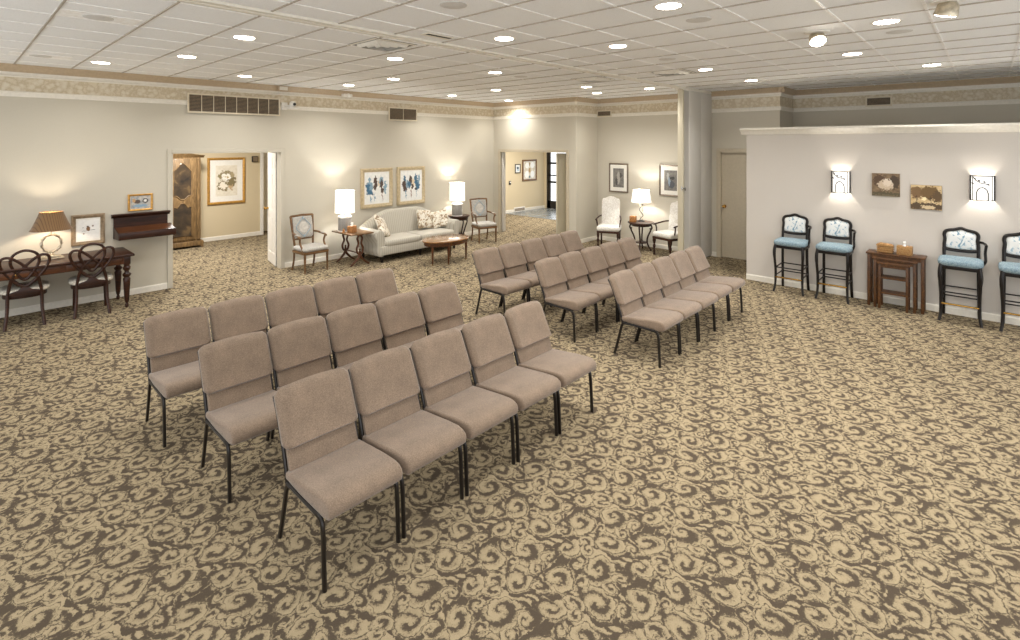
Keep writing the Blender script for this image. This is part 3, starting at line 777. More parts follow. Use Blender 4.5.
# ------------------------------------------------------------ framed pictures
def framed(name, label, loc, rz, w, h, fw, d, fmat, art, aw, ah, group=None):
    t = thing(name, label, 'picture', loc, rz, group)
    g = G(); g.frame(w, h, fw, d); g.build('frame', fmat, t, 30)
    g = G(); g.box((-w/2+fw*.9, -d*.45, -h/2+fw*.9), (w/2-fw*.9, -.001, h/2-fw*.9)); g.build('mat_board', 'mat_board', t, None)
    g = G(); g.box((-aw/2, -d*.45-.0015, -ah/2), (aw/2, -d*.45-.0003, ah/2)); g.build('print', art, t, None)
    return t
white2 = [(226, 226, 222), (238, 237, 232)]
B1 = (64, 104, 132); B2 = (132, 160, 176); BR = (78, 62, 54); TN = (214, 196, 164)
M['art1'] = art_mat('blue_grove_left', white2, [(-.20, .02, .05, .10, B1), (-.17, -.09, .07, .06, B1), (-.13, .03, .045, .09, B2), (-.17, .14, .025, .07, B2), (-.03, .10, .035, .14, BR), (-.05, -.0, .035, .06, BR), (.04, .08, .02, .05, TN), (.10, .12, .05, .11, B2), (.11, .06, .035, .10, BR), (.12, -.06, .04, .05, BR), (.19, .0, .03, .13, B2), (-.15, -.21, .009, .08, B2), (-.05, -.19, .009, .10, B2), (.13, -.18, .010, .10, (160, 140, 128)), (-.10, -.13, .02, .02, (30, 40, 52))], .06, 22)
M['art2'] = art_mat('blue_grove_right', white2, [(-.17, .14, .03, .09, B1), (-.19, .02, .045, .09, BR), (-.16, -.07, .05, .05, BR), (-.10, .03, .05, .09, B2), (-.02, .10, .04, .12, BR), (-.05, .02, .04, .08, B1), (.05, .06, .03, .09, TN), (.03, -.03, .03, .06, BR), (.12, .12, .04, .12, B1), (.17, -.0, .05, .11, B1), (.20, .13, .03, .09, B2), (.12, -.08, .03, .03, (40, 40, 44)), (-.14, -.18, .010, .10, B2), (.0, -.17, .012, .10, (170, 150, 140)), (.14, -.16, .008, .10, B2)], .06, 22, 5.3)
framed('grove_painting', 'gold framed blue and brown tree painting, left one above sofa', (5.885, YW, 1.30), 0, .735, .80, .075, .045, 'gold', 'art1', .56, .63, 'pair of gold framed tree paintings')
framed('grove_painting', 'gold framed blue and brown tree painting, right one above sofa', (6.735, YW, 1.30), 0, .72, .81, .075, .045, 'gold', 'art2', .55, .62, 'pair of gold framed tree paintings')
M['birdart'] = art_mat('small_print', [(232, 230, 224), (240, 238, 232)], [(0, .01, .022, .032, (128, 92, 60)), (-.005, .04, .012, .012, (90, 70, 56)), (-.055, .03, .01, .006, (150, 150, 150)), (.05, .045, .010, .012, (150, 130, 120)), (.05, -.01, .03, .003, (110, 110, 108)), (-.04, -.02, .03, .003, (110, 110, 108)), (-.05, -.055, .008, .008, (130, 90, 70))], .010, 40)
framed('small_print', 'taupe framed print with tiny bird motif above the desk', (1.29, YW, 1.012), 0, .365, .42, .05, .03, 'bronzef', 'birdart', .235, .27)
M['medalart'] = art_mat('medal_photo', [(196, 188, 176), (140, 146, 150)], [(-.04, .01, .04, .03, (92, 76, 66)), (.06, .02, .035, .035, (70, 62, 58)), (.06, .02, .02, .02, (226, 222, 214)), (0, -.05, .09, .02, (134, 160, 178)), (-.08, .03, .02, .03, (188, 150, 104))], .012, 40)
framed('small_photo', 'small gold framed photograph above the hanging wall shelf', (1.89, YW, 1.338), 0, .305, .245, .028, .03, 'gold2', 'medalart', .24, .18)
G1 = [(104, 102, 98), (132, 128, 120)]
M['grey1'] = art_mat('grey_engraving_left', G1, [(.0, .0, .04, .15, (164, 160, 152)), (-.05, -.08, .03, .08, (80, 78, 76)), (.06, .06, .03, .06, (84, 80, 76))], .03, 24)
M['grey2'] = art_mat('grey_engraving_right', G1, [(.04, .05, .05, .04, (56, 54, 54)), (.02, -.08, .07, .08, (74, 78, 84)), (-.06, .08, .03, .08, (168, 168, 162)), (-.03, -.02, .02, .10, (140, 156, 170))], .03, 24, 4.4)
framed('engraving', 'silver framed grey engraving left of the alcove lamp', (XA, 6.07, 1.435), -PI/2, .48, .645, .03, .03, 'pewter', 'grey1', .27, .42, 'pair of grey engravings in the alcove')
framed('engraving', 'silver framed grey engraving right of alcove lamp, partly behind folding wall', (XA, 4.84, 1.435), -PI/2, .50, .65, .03, .03, 'pewter', 'grey2', .28, .42, 'pair of grey engravings in the alcove')
M['bouquet'] = art_mat('bouquet_print', [(226, 218, 200), (214, 204, 184)], [(-.03, .12, .14, .10, (140, 126, 90)), (.10, -.02, .10, .12, (126, 112, 78)), (-.08, -.12, .12, .12, (132, 118, 84)), (.12, .12, .06, .06, (168, 152, 116)), (.0, .08, .09, .09, (240, 234, 222)), (.0, .08, .03, .03, (186, 166, 120)), (-.08, -.12, .09, .07, (232, 222, 204)), (.10, -.16, .06, .05, (184, 156, 118))], .11, 20)
framed('bouquet_picture', 'large gold framed flower print in the room beyond', (4.31, 12.9, 1.345), 0, .80, 1.06, .055, .04, 'gold2', 'bouquet', .46, .70)
M['mosaic'] = art_mat('window_collage', [(196, 186, 164), (220, 214, 200)], [(-.12, .16, .10, .10, (236, 236, 232)), (.14, .16, .10, .11, (232, 232, 230)), (-.14, -.14, .10, .12, (240, 240, 236)), (.14, -.14, .10, .12, (234, 236, 236)), (0, 0, .05, .08, (170, 140, 90)), (0, .2, .03, .06, (150, 124, 80)), (0, -.22, .04, .04, (80, 110, 120))], .025, 16)
framed('framed_collage', 'brown framed four-part picture on the far hall wall', (13.0, 11.18, 1.32), 0, .72, .70, .06, .04, 'fruit', 'mosaic', .58, .56)
M['smallblue'] = art_mat('little_print', [(220, 222, 222), (190, 200, 206)], [(0, .02, .05, .04, (40, 60, 80)), (.02, -.05, .05, .02, (150, 180, 196))], .01, 30)
framed('little_picture', 'little dark framed picture left of the far hall collage', (12.42, 11.18, 1.39), 0, .25, .29, .025, .03, 'ebony', 'smallblue', .16, .2)
t = thing('thermostat', 'small dark wall control below the little hall picture', 'thermostat', (12.05, 11.18, .95)); g = G(); g.box((-.045, -.025, -.06), (.045, 0, .06), .006); g.build('housing', 'black', t); g = G(); g.box((-.02, -.028, .0), (.03, -.0255, .035)); g.build('display', 'white', t)
t = thing('floor_register', 'white wall register low on the far hall wall', 'vent', (12.48, 11.164, .0)); g = G(); g.box((-.26, -.03, .0), (.26, 0, .15), .004); g.build('cover', 'white', t)
g = G(); 
for i in range(9): g.box((-.24+i*.054, -.033, .03), (-.20+i*.054, -.0305, .12))
g.build('slots', 'vent_grey', t)
t = thing('wall_speaker', 'small dark box high on the wall beyond the left doorway', 'wall box', (4.93, 12.9, 1.83)); g = G(); g.box((-.065, -.06, -.07), (.065, 0, .07), .008); g.build('housing', 'vent_dark', t); g = G(); g.box((-.05, -.063, -.055), (.05, -.0605, .055)); g.build('grille', 'vent_grey', t)

# ------------------------------------------------------------ writing desk, its chairs, lamp and hanging shelf
t = thing('writing_desk', 'long dark mahogany table with turned legs against the left wall', 'desk', (.62, 8.77, 0))
DX0, DX1, DY0, DY1, DZ = -1.02, 1.06, -.34, .34, .72
g = G(); g.box((DX0, DY0, DZ-.03), (DX1, DY1, DZ), .008, 3); g.build('tabletop', 'walnut_d', t)
g = G(); g.box((DX0+.04, DY0+.04, DZ-.13), (DX1-.04, DY0+.06, DZ-.03)); g.box((DX0+.04, DY1-.06, DZ-.13), (DX1-.04, DY1-.04, DZ-.03)); g.box((DX0+.04, DY0+.04, DZ-.13), (DX0+.06, DY1-.04, DZ-.03)); g.box((DX1-.06, DY0+.04, DZ-.13), (DX1-.04, DY1-.04, DZ-.03))
g.build('apron', 'walnut', t)
for i in range(3):
    a = DX0+.14+i*.62; q = G(); q.box((a, DY0+.032, DZ-.12), (a+.56, DY0+.044, DZ-.04), .003); o = q.build('drawer', 'walnut', t)
    for b in (.16, .40): q = G(); q.pill((a+b, DY0+.026, DZ-.08), (.02, .018, .02), 1, 1, 10, 6); q.build('knob', 'brass', o)
lp = [(.012, 0), (.020, .012), (.022, .04), (.014, .06), (.020, .075), (.028, .11), (.040, .34), (.043, .39), (.030, .41), (.046, .43), (.050, .45), (.028, .47), (.024, .49), (.042, .515), (.046, .54), (.030, .56), (.036, .58), (.036, .60)]
for x in (DX0+.075, DX1-.075):
    for y in (DY0+.075, DY1-.075):
        g = G(); g.lathe(lp, (x, y, 0), 18); g.box((x-.036, y-.036, .585), (x+.036, y+.036, DZ-.03), .003); g.build('leg', 'walnut_d', t)

def make_heart_chair():
    t = thing('desk_chair', '', 'chair')            # faces +y, back towards -y
    g = G(); g.pill((0, .03, .43), (.46, .43, .085), .7, .5, 28, 10); o = g.build('seat', 'creamseat', t, 80); o['label'] = 'pale patterned round seat'
    ring = [(.205*math.copysign(abs(math.cos(a))**.75, math.cos(a)), .03+.205*math.copysign(abs(math.sin(a))**.75, math.sin(a))) for a in [2*PI*i/28 for i in range(28)]]
    g = G(); g.prism(ring, .345, .405, 'z', .006); g.build('seat_rail', 'walnut_d', t)
    for s in (-1, 1):
        g = G(); g.tube(catmull([(s*.155, .185, .36), (s*.16, .195, .2), (s*.165, .21, 0)], 5), [.022-.0008*i for i in range(11)], 8); g.build('leg', 'walnut_d', t)
        g = G(); g.tube(catmull([(s*.115, -.200, .60), (s*.135, -.175, .50), (s*.15, -.165, .38), (s*.155, -.18, .2), (s*.175, -.235, 0)], 5), .0175, 8); g.build('leg', 'walnut_d', t)
    def bp(u, w): return (u, -.175-.13*(w), .46+w)
    L = [(0, .03), (-.09, .10), (-.17, .20), (-.215, .31), (-.205, .38), (-.145, .395), (-.07, .345), (.02, .25), (.10, .17), (.09, .09)]
    A = [(0, .11), (-.075, .20), (-.125, .32), (-.10, .42), (0, .465), (.10, .42), (.125, .32), (.075, .20)]
    g = G()
    g.tube(catmull([bp(*p) for p in L], 6, True), .0165, 8, closed=True)
    g.tube(catmull([bp(-p[0], p[1]) for p in L], 6, True), .0165, 8, closed=True)
    g.build('ribbon_splat', 'walnut_d', t)
    g = G(); g.tube(catmull([bp(*p) for p in A], 6, True), .0165, 8, closed=True); g.build('top_loop', 'walnut_d', t)
    g = G(); g.prism([(-.14, .385), (.14, .385), (.13, .43), (.06, .45), (0, .52), (-.06, .45), (-.13, .43)], -.192, -.172, 'y', .004); g.build('shoe_panel', 'walnut_d', t)
    return t
hc = make_heart_chair(); hc.location = (.615, 8.66, 0); hc.rotation_euler = (0, 0, math.radians(-4))
T(hc, 'dark chair with interlaced ribbon back under the desk lamp, at left edge', 'chair', 'ribbon-back desk chairs')
dup(hc, (1.245, 8.62, 0), math.radians(-5), 'dark chair with interlaced ribbon back at right half of the desk')
# desk lamp
t = thing('table_lamp', 'ornate silver wreath lamp with brown bell shade on the desk', 'lamp', (.875, 8.83, .72))
g = G(); g.box((-.12, -.07, 0), (.12, .07, .02), .006); g.box((-.10, -.055, .02), (.10, .055, .04), .008); g.lathe([(.065, .04), (.06, .05), (.02, .065), (.012, .08)], (0, 0, 0), 16); g.build('base', 'silver', t)
g = G(); cz = .20; R = .095
g.tube([(R*math.cos(a), 0, cz+R*1.15*math.sin(a)) for a in [2*PI*i/32 for i in range(32)]], [.0125+.004*math.sin(i*1.6) for i in range(32)], 8, closed=True)
for i in range(14):
    a = 2*PI*i/14+.2; p = Vector((R*math.cos(a), 0, cz+R*1.15*math.sin(a))); d = Vector((math.cos(a+.9), 0, math.sin(a+.9)))
    g.tube([p, p+d*.018+Vector((0, .004, 0)), p+d*.034], [.002, .009, .001], 6)
g.build('wreath_ring', 'silver', t)
g = G(); g.tube([(0, 0, cz+R*1.15), (0, 0, .44)], .007, 8); g.tube([(0, 0, .60), (0, 0, .635)], .006, 8); g.build('stem', 'silver', t)
def shade_open(g, prof, wall=.004, seg=32, sq=None):
    """open top and bottom: outer wall down, inner wall up"""
    pr = list(prof)+[(r-wall, z) for r, z in reversed(prof)]
    rings = []
    for r, z in pr:
        ring = []
        for k in range(seg):
            a = 2*PI*k/seg; rr = r
            ring.append((rr*math.cos(a), rr*math.sin(a)*(sq or 1), z))
        rings.append(ring)
    vs = [[g.bm.verts.new(p) for p in r] for r in rings]; m = len(vs)
    for i in range(m):
        A, B = vs[i], vs[(i+1) % m]
        for k in range(seg): j = (k+1) % seg; g.bm.faces.new((A[k], A[j], B[j], B[k]))
g = G(); shade_open(g, [(.215, .375), (.195, .40), (.165, .47), (.135, .55), (.118, .60), (.125, .605)], .003); g.build('lamp_shade', 'shade_brown', t, 60)
g = G(); g.tube([(.115, 0, .598), (-.115, 0, .598)], .003, 6); g.tube([(0, .115, .598), (0, -.115, .598)], .003, 6); g.build('shade_spider', 'brass', t)
point_light('lamp_bulb', (0, 0, .49), LAMP_W*.5, (1, .86, .68), .03, t)
# hanging shelf
t = thing('hanging_shelf', 'dark wooden wall shelf with sloping tray, left of the doorway', 'shelf', (1.90, YW, 0))
g = G(); g.box((-.33, -.022, .84), (.33, 0, 1.14)); g.build('back_panel', 'walnut_d', t)
g = G(); g.prism([(0, 1.135), (-.03, 1.135), (-.045, 1.155), (-.075, 1.175), (-.075, 1.19), (0, 1.19)], -.355, .355, 'x'); g.build('cornice', 'walnut_d', t)
g = G(); g.prism([(-.022, 1.00), (-.022, .982), (-.31, .93), (-.31, .948)], -.31, .36, 'x'); g.build('sloping_tray', 'walnut', t)
g = G(); g.box((-.32, -.33, .855), (.365, -.305, .955), .004); g.box((-.32, -.31, .855), (.365, -.02, .875)); g.build('front_drawer', 'walnut_d', t)
for s in (-.325, .345): g = G(); g.prism([(-.022, .84), (-.022, 1.0), (-.31, .945), (-.31, .86)], s, s+.018, 'x'); g.build('side_bracket', 'walnut_d', t)

# ------------------------------------------------------------ sofa group on the left wall
def square_armchair(label, loc, rz):
    t = thing('upholstered_armchair', label, 'armchair', loc, rz, 'square-back armchairs beside the sofa')    # faces -y
    g = G(); g.pill((0, -.02, .40), (.46, .44, .085), .5, .25, 28, 10); g.build('seat', 'medal', t, 80)
    g = G(); g.box((-.225, -.225, .315), (.225, .19, .365), .01); g.build('seat_rail', 'fruit', t)
    for s in (-1, 1):
        g = G(); g.lathe([(.010, 0), (.013, .02), (.021, .28), (.024, .30), (.019, .31), (.026, .33), (.026, .36)], (s*.205, -.205, 0), 12); g.build('leg', 'fruit', t)
        g = G(); g.tube(catmull([(s*.19, .185, .36), (s*.19, .195, .18), (s*.195, .245, 0)], 5), .017, 8); g.build('leg', 'fruit', t)
    g = G(); A = math.radians(9)
    def bk(x, z): return (x, .195+math.tan(A)*(z-.36), z)
    for s in (-1, 1): g.tube([bk(s*.165, .36), bk(s*.18, .55), bk(s*.205, .93)], .020, 8, flat=(1, 1))
    g.tube([bk(-.205, .925), bk(0, .935), bk(.205, .925)], .020, 8); g.tube([bk(-.18, .53), bk(.18, .53)], .014, 8)
    g.build('back_frame', 'fruit', t)
    g = G(); M4 = Matrix.Rotation(-A, 3, 'X'); g.pill((0, .195+math.tan(A)*.37-.006, .73), (.36, .055, .37), .25, .3, 24, 12, M4); g.build('back_pad', 'medal', t, 80)
    # medallion
    g = G(); pts = []
    for i in range(32):
        a = 2*PI*i/32; r = .125+.014*math.cos(4*a); pts.append(bk(r*math.cos(a)*.95, .73+r*1.08*math.sin(a)))
    off = Vector((0, -.036, 0)); g.tube([Vector(p)+off for p in pts], .010, 6, closed=True, flat=(1, .5))
    g.tube([Vector(bk(0, .87))+off, Vector(bk(0, .91))+off], .012, 6); g.tube([Vector(bk(0, .60))+off, Vector(bk(0, .56))+off], .012, 6)
    o = g.build('medallion', 'bluegrey', t); o['label'] = 'blue-grey medallion on the back'
    g = G(); n_ = 14
    g.loft([[Vector(bk(r*math.cos(2*PI*i/20), .73+r*1.15*math.sin(2*PI*i/20)))+Vector((0, dy, 0)) for i in range(20)] for r, dy in ((.085, -.030), (.08, -.037), (.03, -.039))]); g.build('medallion_centre', 'medal_c', t)
    for s in (-1, 1):
        g = G(); g.tube(catmull([bk(s*.188, .64), (s*.215, .12, .635), (s*.235, -.03, .615), (s*.235, -.11, .60), (s*.232, -.125, .585)], 5), .018, 8)
        g.tube(catmull([(s*.232, -.09, .60), (s*.22, -.07, .50), (s*.215, -.13, .42), (s*.212, -.17, .36)], 5), .0175, 8); g.build('arm', 'fruit', t)
        g = G(); g.pill((s*.232, -.0, .632), (.04, .13, .025), .8, .6, 14, 6); g.build('arm_pad', 'medal', t)
    return t
M['medal_c'] = plain('pale_medallion', (190, 184, 174), .9)
M['bluegrey'] = plain('blue_grey_weave', (146, 166, 178), .9)
square_armchair('square-back armchair with grey-blue medallion, left end of sofa group', (4.235, 8.655, 0), math.radians(3))
square_armchair('square-back armchair with grey-blue medallion, right by the far doorway', (8.13, 8.34, 0), math.radians(-19))

def lyre_support(t, y, mat):
    g = G()
    for s in (-1, 1):
        g.tube(catmull([(s*.012, y, .545), (s*.05, y, .49), (s*.028, y, .40), (s*.062, y, .31), (s*.05, y, .235), (s*.012, y, .205)], 6), .019, 8)
        g.tube(catmull([(0, y, .205), (s*.03, y, .14), (s*.10, y, .07), (s*.165, y, .022), (s*.185, y, .012)], 6), [.022]*12+[.018]*13, 8, up=(0, 1, 0))
    g.lathe([(.014, 0), (.022, .02), (.012, .04), (.02, .06), (.006, .08)], (0, y, .225), 12)
    g.prism([(-.10, .565), (.10, .565), (.04, .53), (-.04, .53)], y-.016, y+.016, 'y')
    return g.build('lyre_support', mat, t)
t = thing('lyre_side_table', 'walnut side table with two lyre supports, left of the sofa', 'side table', (5.02, 8.60, 0))
g = G(); g.box((-.23, -.345, .562), (.23, .345, .585), .006, 3); g.build('tabletop', 'fruit', t)
lyre_support(t, -.25, 'walnut'); lyre_support(t, .25, 'walnut')
g = G(); g.tube([(0, -.25, .215), (0, .25, .215)], .012, 8); g.build('stretcher', 'walnut', t)

def drum_lamp(label, loc):
    t = thing('table_lamp', label, 'lamp', loc, 0, 'grey cylinder lamps either side of the sofa')
    g = G(); g.lathe([(.125, 0), (.125, .012), (.118, .014)], seg=28); g.build('foot', 'ceramic_w', t)
    g = G(); g.lathe([(.115, .012), (.118, .02), (.118, .235), (.115, .245)], seg=28); g.build('ribbed_body', 'greyglass', t)
    g = G(); g.lathe([(.122, .245), (.124, .25), (.124, .272), (.118, .28), (.03, .282)], seg=28); g.build('collar', 'ceramic_w', t)
    g = G(); g.tube([(0, 0, .28), (0, 0, .42)], .009, 10); g.lathe([(.018, .30), (.022, .315), (.012, .33)], seg=12); g.tube([(0, 0, .742), (0, 0, .775)], .006, 8); g.build('stem', 'brass', t)
    g = G(); shade_open(g, [(.178, .335), (.172, .745)], .003, 40); g.build('lamp_shade', 'shade', t, 60)
    g = G(); g.tube([(.172, 0, .742), (-.172, 0, .742)], .0025, 6); g.tube([(0, .172, .742), (0, -.172, .742)], .0025, 6); g.build('shade_spider', 'brass', t)
    point_light('lamp_bulb', (0, 0, .55), LAMP_W, (1, .98, .95), .03, t)
    return t
drum_lamp('lit white drum lamp on the lyre table, left of the sofa', (4.955, 8.76, .585))
tissue_box('amber tissue box in front of the left drum lamp', (4.95, 8.50, .585), math.radians(20), (.12, .12, .12), 'amberbox')
t = thing('trinket', 'tiny brown trinket beside the lamp on the lyre table', 'ornament', (4.84, 8.60, .585)); g = G(); g.lathe([(.025, 0), (.03, .01), (.016, .025), (.024, .045), (.006, .06)], seg=12); g.build('bowl', 'amberbox', t); g = G(); g.pill((0, 0, .068), (.018, .018, .018), 1, 1, 8, 6); g.build('finial', 'brass', t)

# sofa
SX, SY = 6.29, 8.60
t = thing('camelback_sofa', 'long cream striped sofa with curved back and rolled arms', 'sofa', (SX, SY, 0))
hw = .93
def back_h(x):
    u = abs(x)/hw
    return .885-.27*max(0, u-.35)**1.6/(.65**1.6)
n = 30; fr = []; 
rings = []
for i in range(n+1):
    x = -hw-.02+(2*hw+.04)*i/n; h = back_h(x)
    rings.append([(x, .10, .20), (x, .14, .42), (x, .20, h-.06), (x, .225, h-.015), (x, .265, h), (x, .31, h-.015), (x, .335, h-.06), (x, .34, .20)])
g = G(); g.loft(rings); g.build('back', 'sofa', t, 60)
g = G(); g.box((-hw, -.42, .135), (hw, .32, .30), .02, 3); g.build('base_rail', 'sofa', t)
for s in (-1, 1):
    g = G(); g.pill((s*.43, -.13, .345), (.855, .60, .135), .35, .18, 40, 12); g.build('seat_cushion', 'sofa', t, 80)
for s in (-1, 1):
    g = G(); pr = [(s*.84, .14), (s*.97, .14), (s*.985, .34), (s*1.01, .42), (s*1.03, .50), (s*1.01, .565), (s*.95, .60), (s*.89, .59), (s*.85, .54), (s*.84, .44)]
    pr = [(p.x, p.y) for p in catmull([(a, b, 0) for a, b in pr], 4, True)]
    g.prism(pr, -.40, .22, 'y', .015); g.build('rolled_arm', 'sofa', t, 60)
for x in (-.88, 0, .88):
    for y in (-.36, .28):
        g = G(); g.lathe([(.016, 0), (.02, .01), (.03, .09), (.032, .14)], (x, y, 0), 12); g.build('leg', 'ebony', t)
def cushion(label, loc, rot, s=.40):
    o = thing('throw_pillow', label, 'cushion', loc, 0, 'floral throw pillows on the sofa')
    m = Euler(rot).to_matrix(); g = G()
    rings = []; nu = 32
    for j in range(13):
        v = -1+2*j/12; th = math.cos(v*PI/2); zz = v
        ring = []
        for i in range(nu):
            a = 2*PI*i/nu; c, d = math.cos(a), math.sin(a); q = 1/max(abs(c), abs(d)); 
            rr = s/2*q*(1-.07*(1-abs(math.sin(2*a))) )*math.sqrt(max(.0, 1-abs(v)**2.2))**.5 if abs(v) < 1 else s*.10
            ring.append(m @ Vector((rr*c, v*.065, rr*d))+Vector((0, 0, 0)))
        rings.append(ring)
    g.loft(rings); g.build('cover', 'floral', o, 80)
    return o
cushion('floral pillow leaning on the left sofa arm', (SX-.66, SY-.04, .60), (math.radians(-28), math.radians(18), math.radians(38)), .42)
cushion('floral pillow against the sofa back, left of the right-hand pair', (SX+.42, SY+.05, .625), (math.radians(-16), math.radians(6), math.radians(8)), .39)
cushion('floral pillow in the right corner of the sofa', (SX+.76, SY-.02, .60), (math.radians(-22), math.radians(-14), math.radians(-32)), .37)

# coffee table
t = thing('coffee_table', 'oval walnut coffee table with fluted drawer apron before the sofa', 'coffee table', (6.30, 7.47, 0))
def oval(a, b, n=40): return [(a*math.cos(2*PI*i/n), b*math.sin(2*PI*i/n)) for i in range(n)]
g = G(); g.prism(oval(.50, .33), .405, .430, 'z', .006); g.build('tabletop', 'table_gloss', t, 30)
pr = oval(.46, .29)
rings = [[(x, y, .335) for x, y in pr], [(x, y, .405) for x, y in pr], [(x*.95, y*.93, .405) for x, y in pr], [(x*.95, y*.93, .335) for x, y in pr]]
g = G(); vs = [[g.bm.verts.new(p) for p in r] for r in rings]
for i in range(4):
    A, B = vs[i], vs[(i+1) % 4]
    for k_ in range(len(pr)): j = (k_+1) % len(pr); g.bm.faces.new((A[k_], A[j], B[j], B[k_]))
ap = g.build('apron', 'walnut', t, 30)
for i in range(12):
    a = 2*PI*(i+.5)/12; q = G(); q.pill((.468*math.cos(a), .298*math.sin(a), .372), (.022, .022, .022), 1, 1, 10, 6); q.build('medallion', 'brass', ap)
for a in (203, 249, 322, 50, 128):
    if a == 128: continue
    r = math.radians(a); x, y = .44*math.cos(r), .275*math.sin(r)
    g = G(); g.lathe([(.011, .02), (.015, .04), (.025, .34), (.025, .405)], (x, y, 0), 10); o = g.build('leg', 'walnut', t)
    g = G(); g.lathe([(.008, 0), (.013, .008), (.013, .02), (.008, .024)], (x, y, 0), 10); g.build('caster', 'brass', o)
# round table with three sabre legs
t = thing('round_side_table', 'dark round side table right of the sofa', 'side table', (7.86, 8.87, 0))
g = G(); g.lathe([(.235, .545), (.245, .55), (.245, .562), (.24, .568)], seg=36); g.build('tabletop', 'walnut_d', t)
g = G(); g.lathe([(.20, .47), (.205, .475), (.215, .53), (.225, .545)], seg=36); g.build('apron', 'walnut_d', t)
for a in (200, 260, 320, 80):
    r = math.radians(a); c, s = math.cos(r), math.sin(r)
    g = G(); g.tube(catmull([(.17*c, .17*s, .50), (.185*c, .185*s, .42), (.14*c, .14*s, .28), (.11*c, .11*s, .16), (.14*c, .14*s, .06), (.19*c, .19*s, .0)], 5), .015, 8); g.build('leg', 'walnut_d', t)
g = G(); g.lathe([(.125, .13), (.13, .135), (.13, .15), (.12, .155)], seg=28); g.build('lower_shelf', 'walnut_d', t)
drum_lamp('lit white drum lamp on the round table, right of the sofa', (7.80, 8.86, .568))

# ------------------------------------------------------------ alcove: two high-back armchairs, table, lamp
def highback(label, loc, rz):
    t = thing('highback_armchair', label, 'armchair', loc, rz, 'white high-back armchairs in the alcove')   # faces -y
    g = G(); g.pill((0, -.01, .415), (.48, .46, .11), .4, .2, 28, 10); g.build('seat', 'damask', t, 80)
    g = G(); g.box((-.23, -.235, .325), (.23, .20, .37), .008); g.build('seat_rail', 'walnut_d', t)
    A = math.radians(8)
    out = [(-.19, .40), (-.195, .95), (-.17, 1.005), (-.12, 1.012), (-.06, 1.045), (0, 1.055), (.06, 1.045), (.12, 1.012), (.17, 1.005), (.195, .95), (.19, .40)]
    g = G(); rings = []
    for dy, sc in ((-.045, .93), (-.038, .985), (.0, 1.0), (.03, .985), (.036, .93)):
        rings.append([(x*sc, .20+math.tan(A)*(z-.40)+dy, .70+(z-.70)*sc) for x, z in out])
    g.loft(rings); g.build('back', 'damask', t, 60)
    tl = [(.012, 0), (.02, .01), (.024, .03), (.014, .05), (.024, .075), (.016, .10), (.014, .12), (.026, .16), (.028, .19), (.016, .22), (.026, .25), (.026, .27)]
    for s in (-1, 1):
        g = G(); g.lathe(tl, (s*.205, -.205, 0), 14); g.box((s*.205-.024, -.229, .265), (s*.205+.024, -.181, .33), .003); g.build('leg', 'walnut_d', t)
        g = G(); g.tube(catmull([(s*.195, .18, .35), (s*.195, .19, .18), (s*.20, .23, 0)], 5), .018, 8); g.build('leg', 'walnut_d', t)
        g = G(); g.tube(catmull([(s*.20, .21, .64), (s*.225, .10, .635), (s*.25, -.06, .61), (s*.255, -.14, .60), (s*.255, -.165, .59)], 5), .016, 8)
        g.tube(catmull([(s*.25, -.12, .60), (s*.235, -.11, .50), (s*.225, -.13, .42), (s*.22, -.15, .35)], 5), [.014]*16, 8); g.build('arm', 'walnut_d', t)
    return t
highback('white high-back armchair left of the alcove table, seen from the front', (9.50, 5.93, 0), math.radians(-66))
highback('white high-back armchair right of alcove table, half hidden by folding wall', (9.60, 4.62, 0), math.radians(-106))
t = thing('scroll_leg_table', 'dark round table with scrolled legs between the white armchairs', 'side table', (9.68, 5.285, 0))
g = G(); g.lathe([(.25, .555), (.268, .56), (.27, .575), (.265, .582)], seg=36); g.build('tabletop', 'walnut_d', t)
g = G(); g.lathe([(.18, .50), (.19, .505), (.20, .555)], seg=30); g.build('apron', 'walnut_d', t)
for a in (120, 200, 285, 20):
    r = math.radians(a); c, s = math.cos(r), math.sin(r)
    g = G(); P_l = [(.15, .50), (.20, .53), (.225, .48), (.205, .44), (.185, .465), (.20, .42), (.145, .30), (.125, .20), (.155, .09), (.20, .03), (.215, .014), (.18, .012)]
    g.tube(catmull([(q*c, q*s, z) for q, z in P_l], 4), .0165, 8); g.build('leg', 'walnut_d', t)
g = G(); g.lathe([(.13, .155), (.135, .16), (.135, .172), (.13, .175)], seg=26); g.build('lower_shelf', 'walnut_d', t)
t = thing('table_lamp', 'lit lamp with twisted dark stem on the table between white armchairs', 'lamp', (9.74, 5.31, .582))
g = G(); g.lathe([(.07, 0), (.075, .01), (.06, .022), (.02, .035)], seg=20); g.build('base', 'ebony', t)
for s in (0, PI):
    g = G(); g.tube([( .034*math.sin(q*9+s)*math.sin(min(1, (q)*3.0)*PI/2), .034*math.cos(q*9+s), .03+.34*q) for q in [i/30 for i in range(31)]], .007, 8); g.build('twisted_stem', 'silver' if s else 'ebony', t)
g = G(); shade_open(g, [(.205, .40), (.17, .655)], .003, 40); g.build('lamp_shade', 'shade', t, 60)
g = G(); g.tube([(.168, 0, .65), (-.168, 0, .65)], .0025, 6); g.tube([(0, .168, .65), (0, -.168, .65)], .0025, 6); g.tube([(0, 0, .37), (0, 0, .69)], .005, 6); g.build('shade_spider', 'brass', t)
point_light('lamp_bulb', (0.03, 0, .53), LAMP_W*.75, (1, .98, .95), .03, t)
tissue_box('amber tissue box beside the twisted alcove lamp', (9.56, 5.40, .582), math.radians(15), (.12, .12, .125), 'amberbox', False)

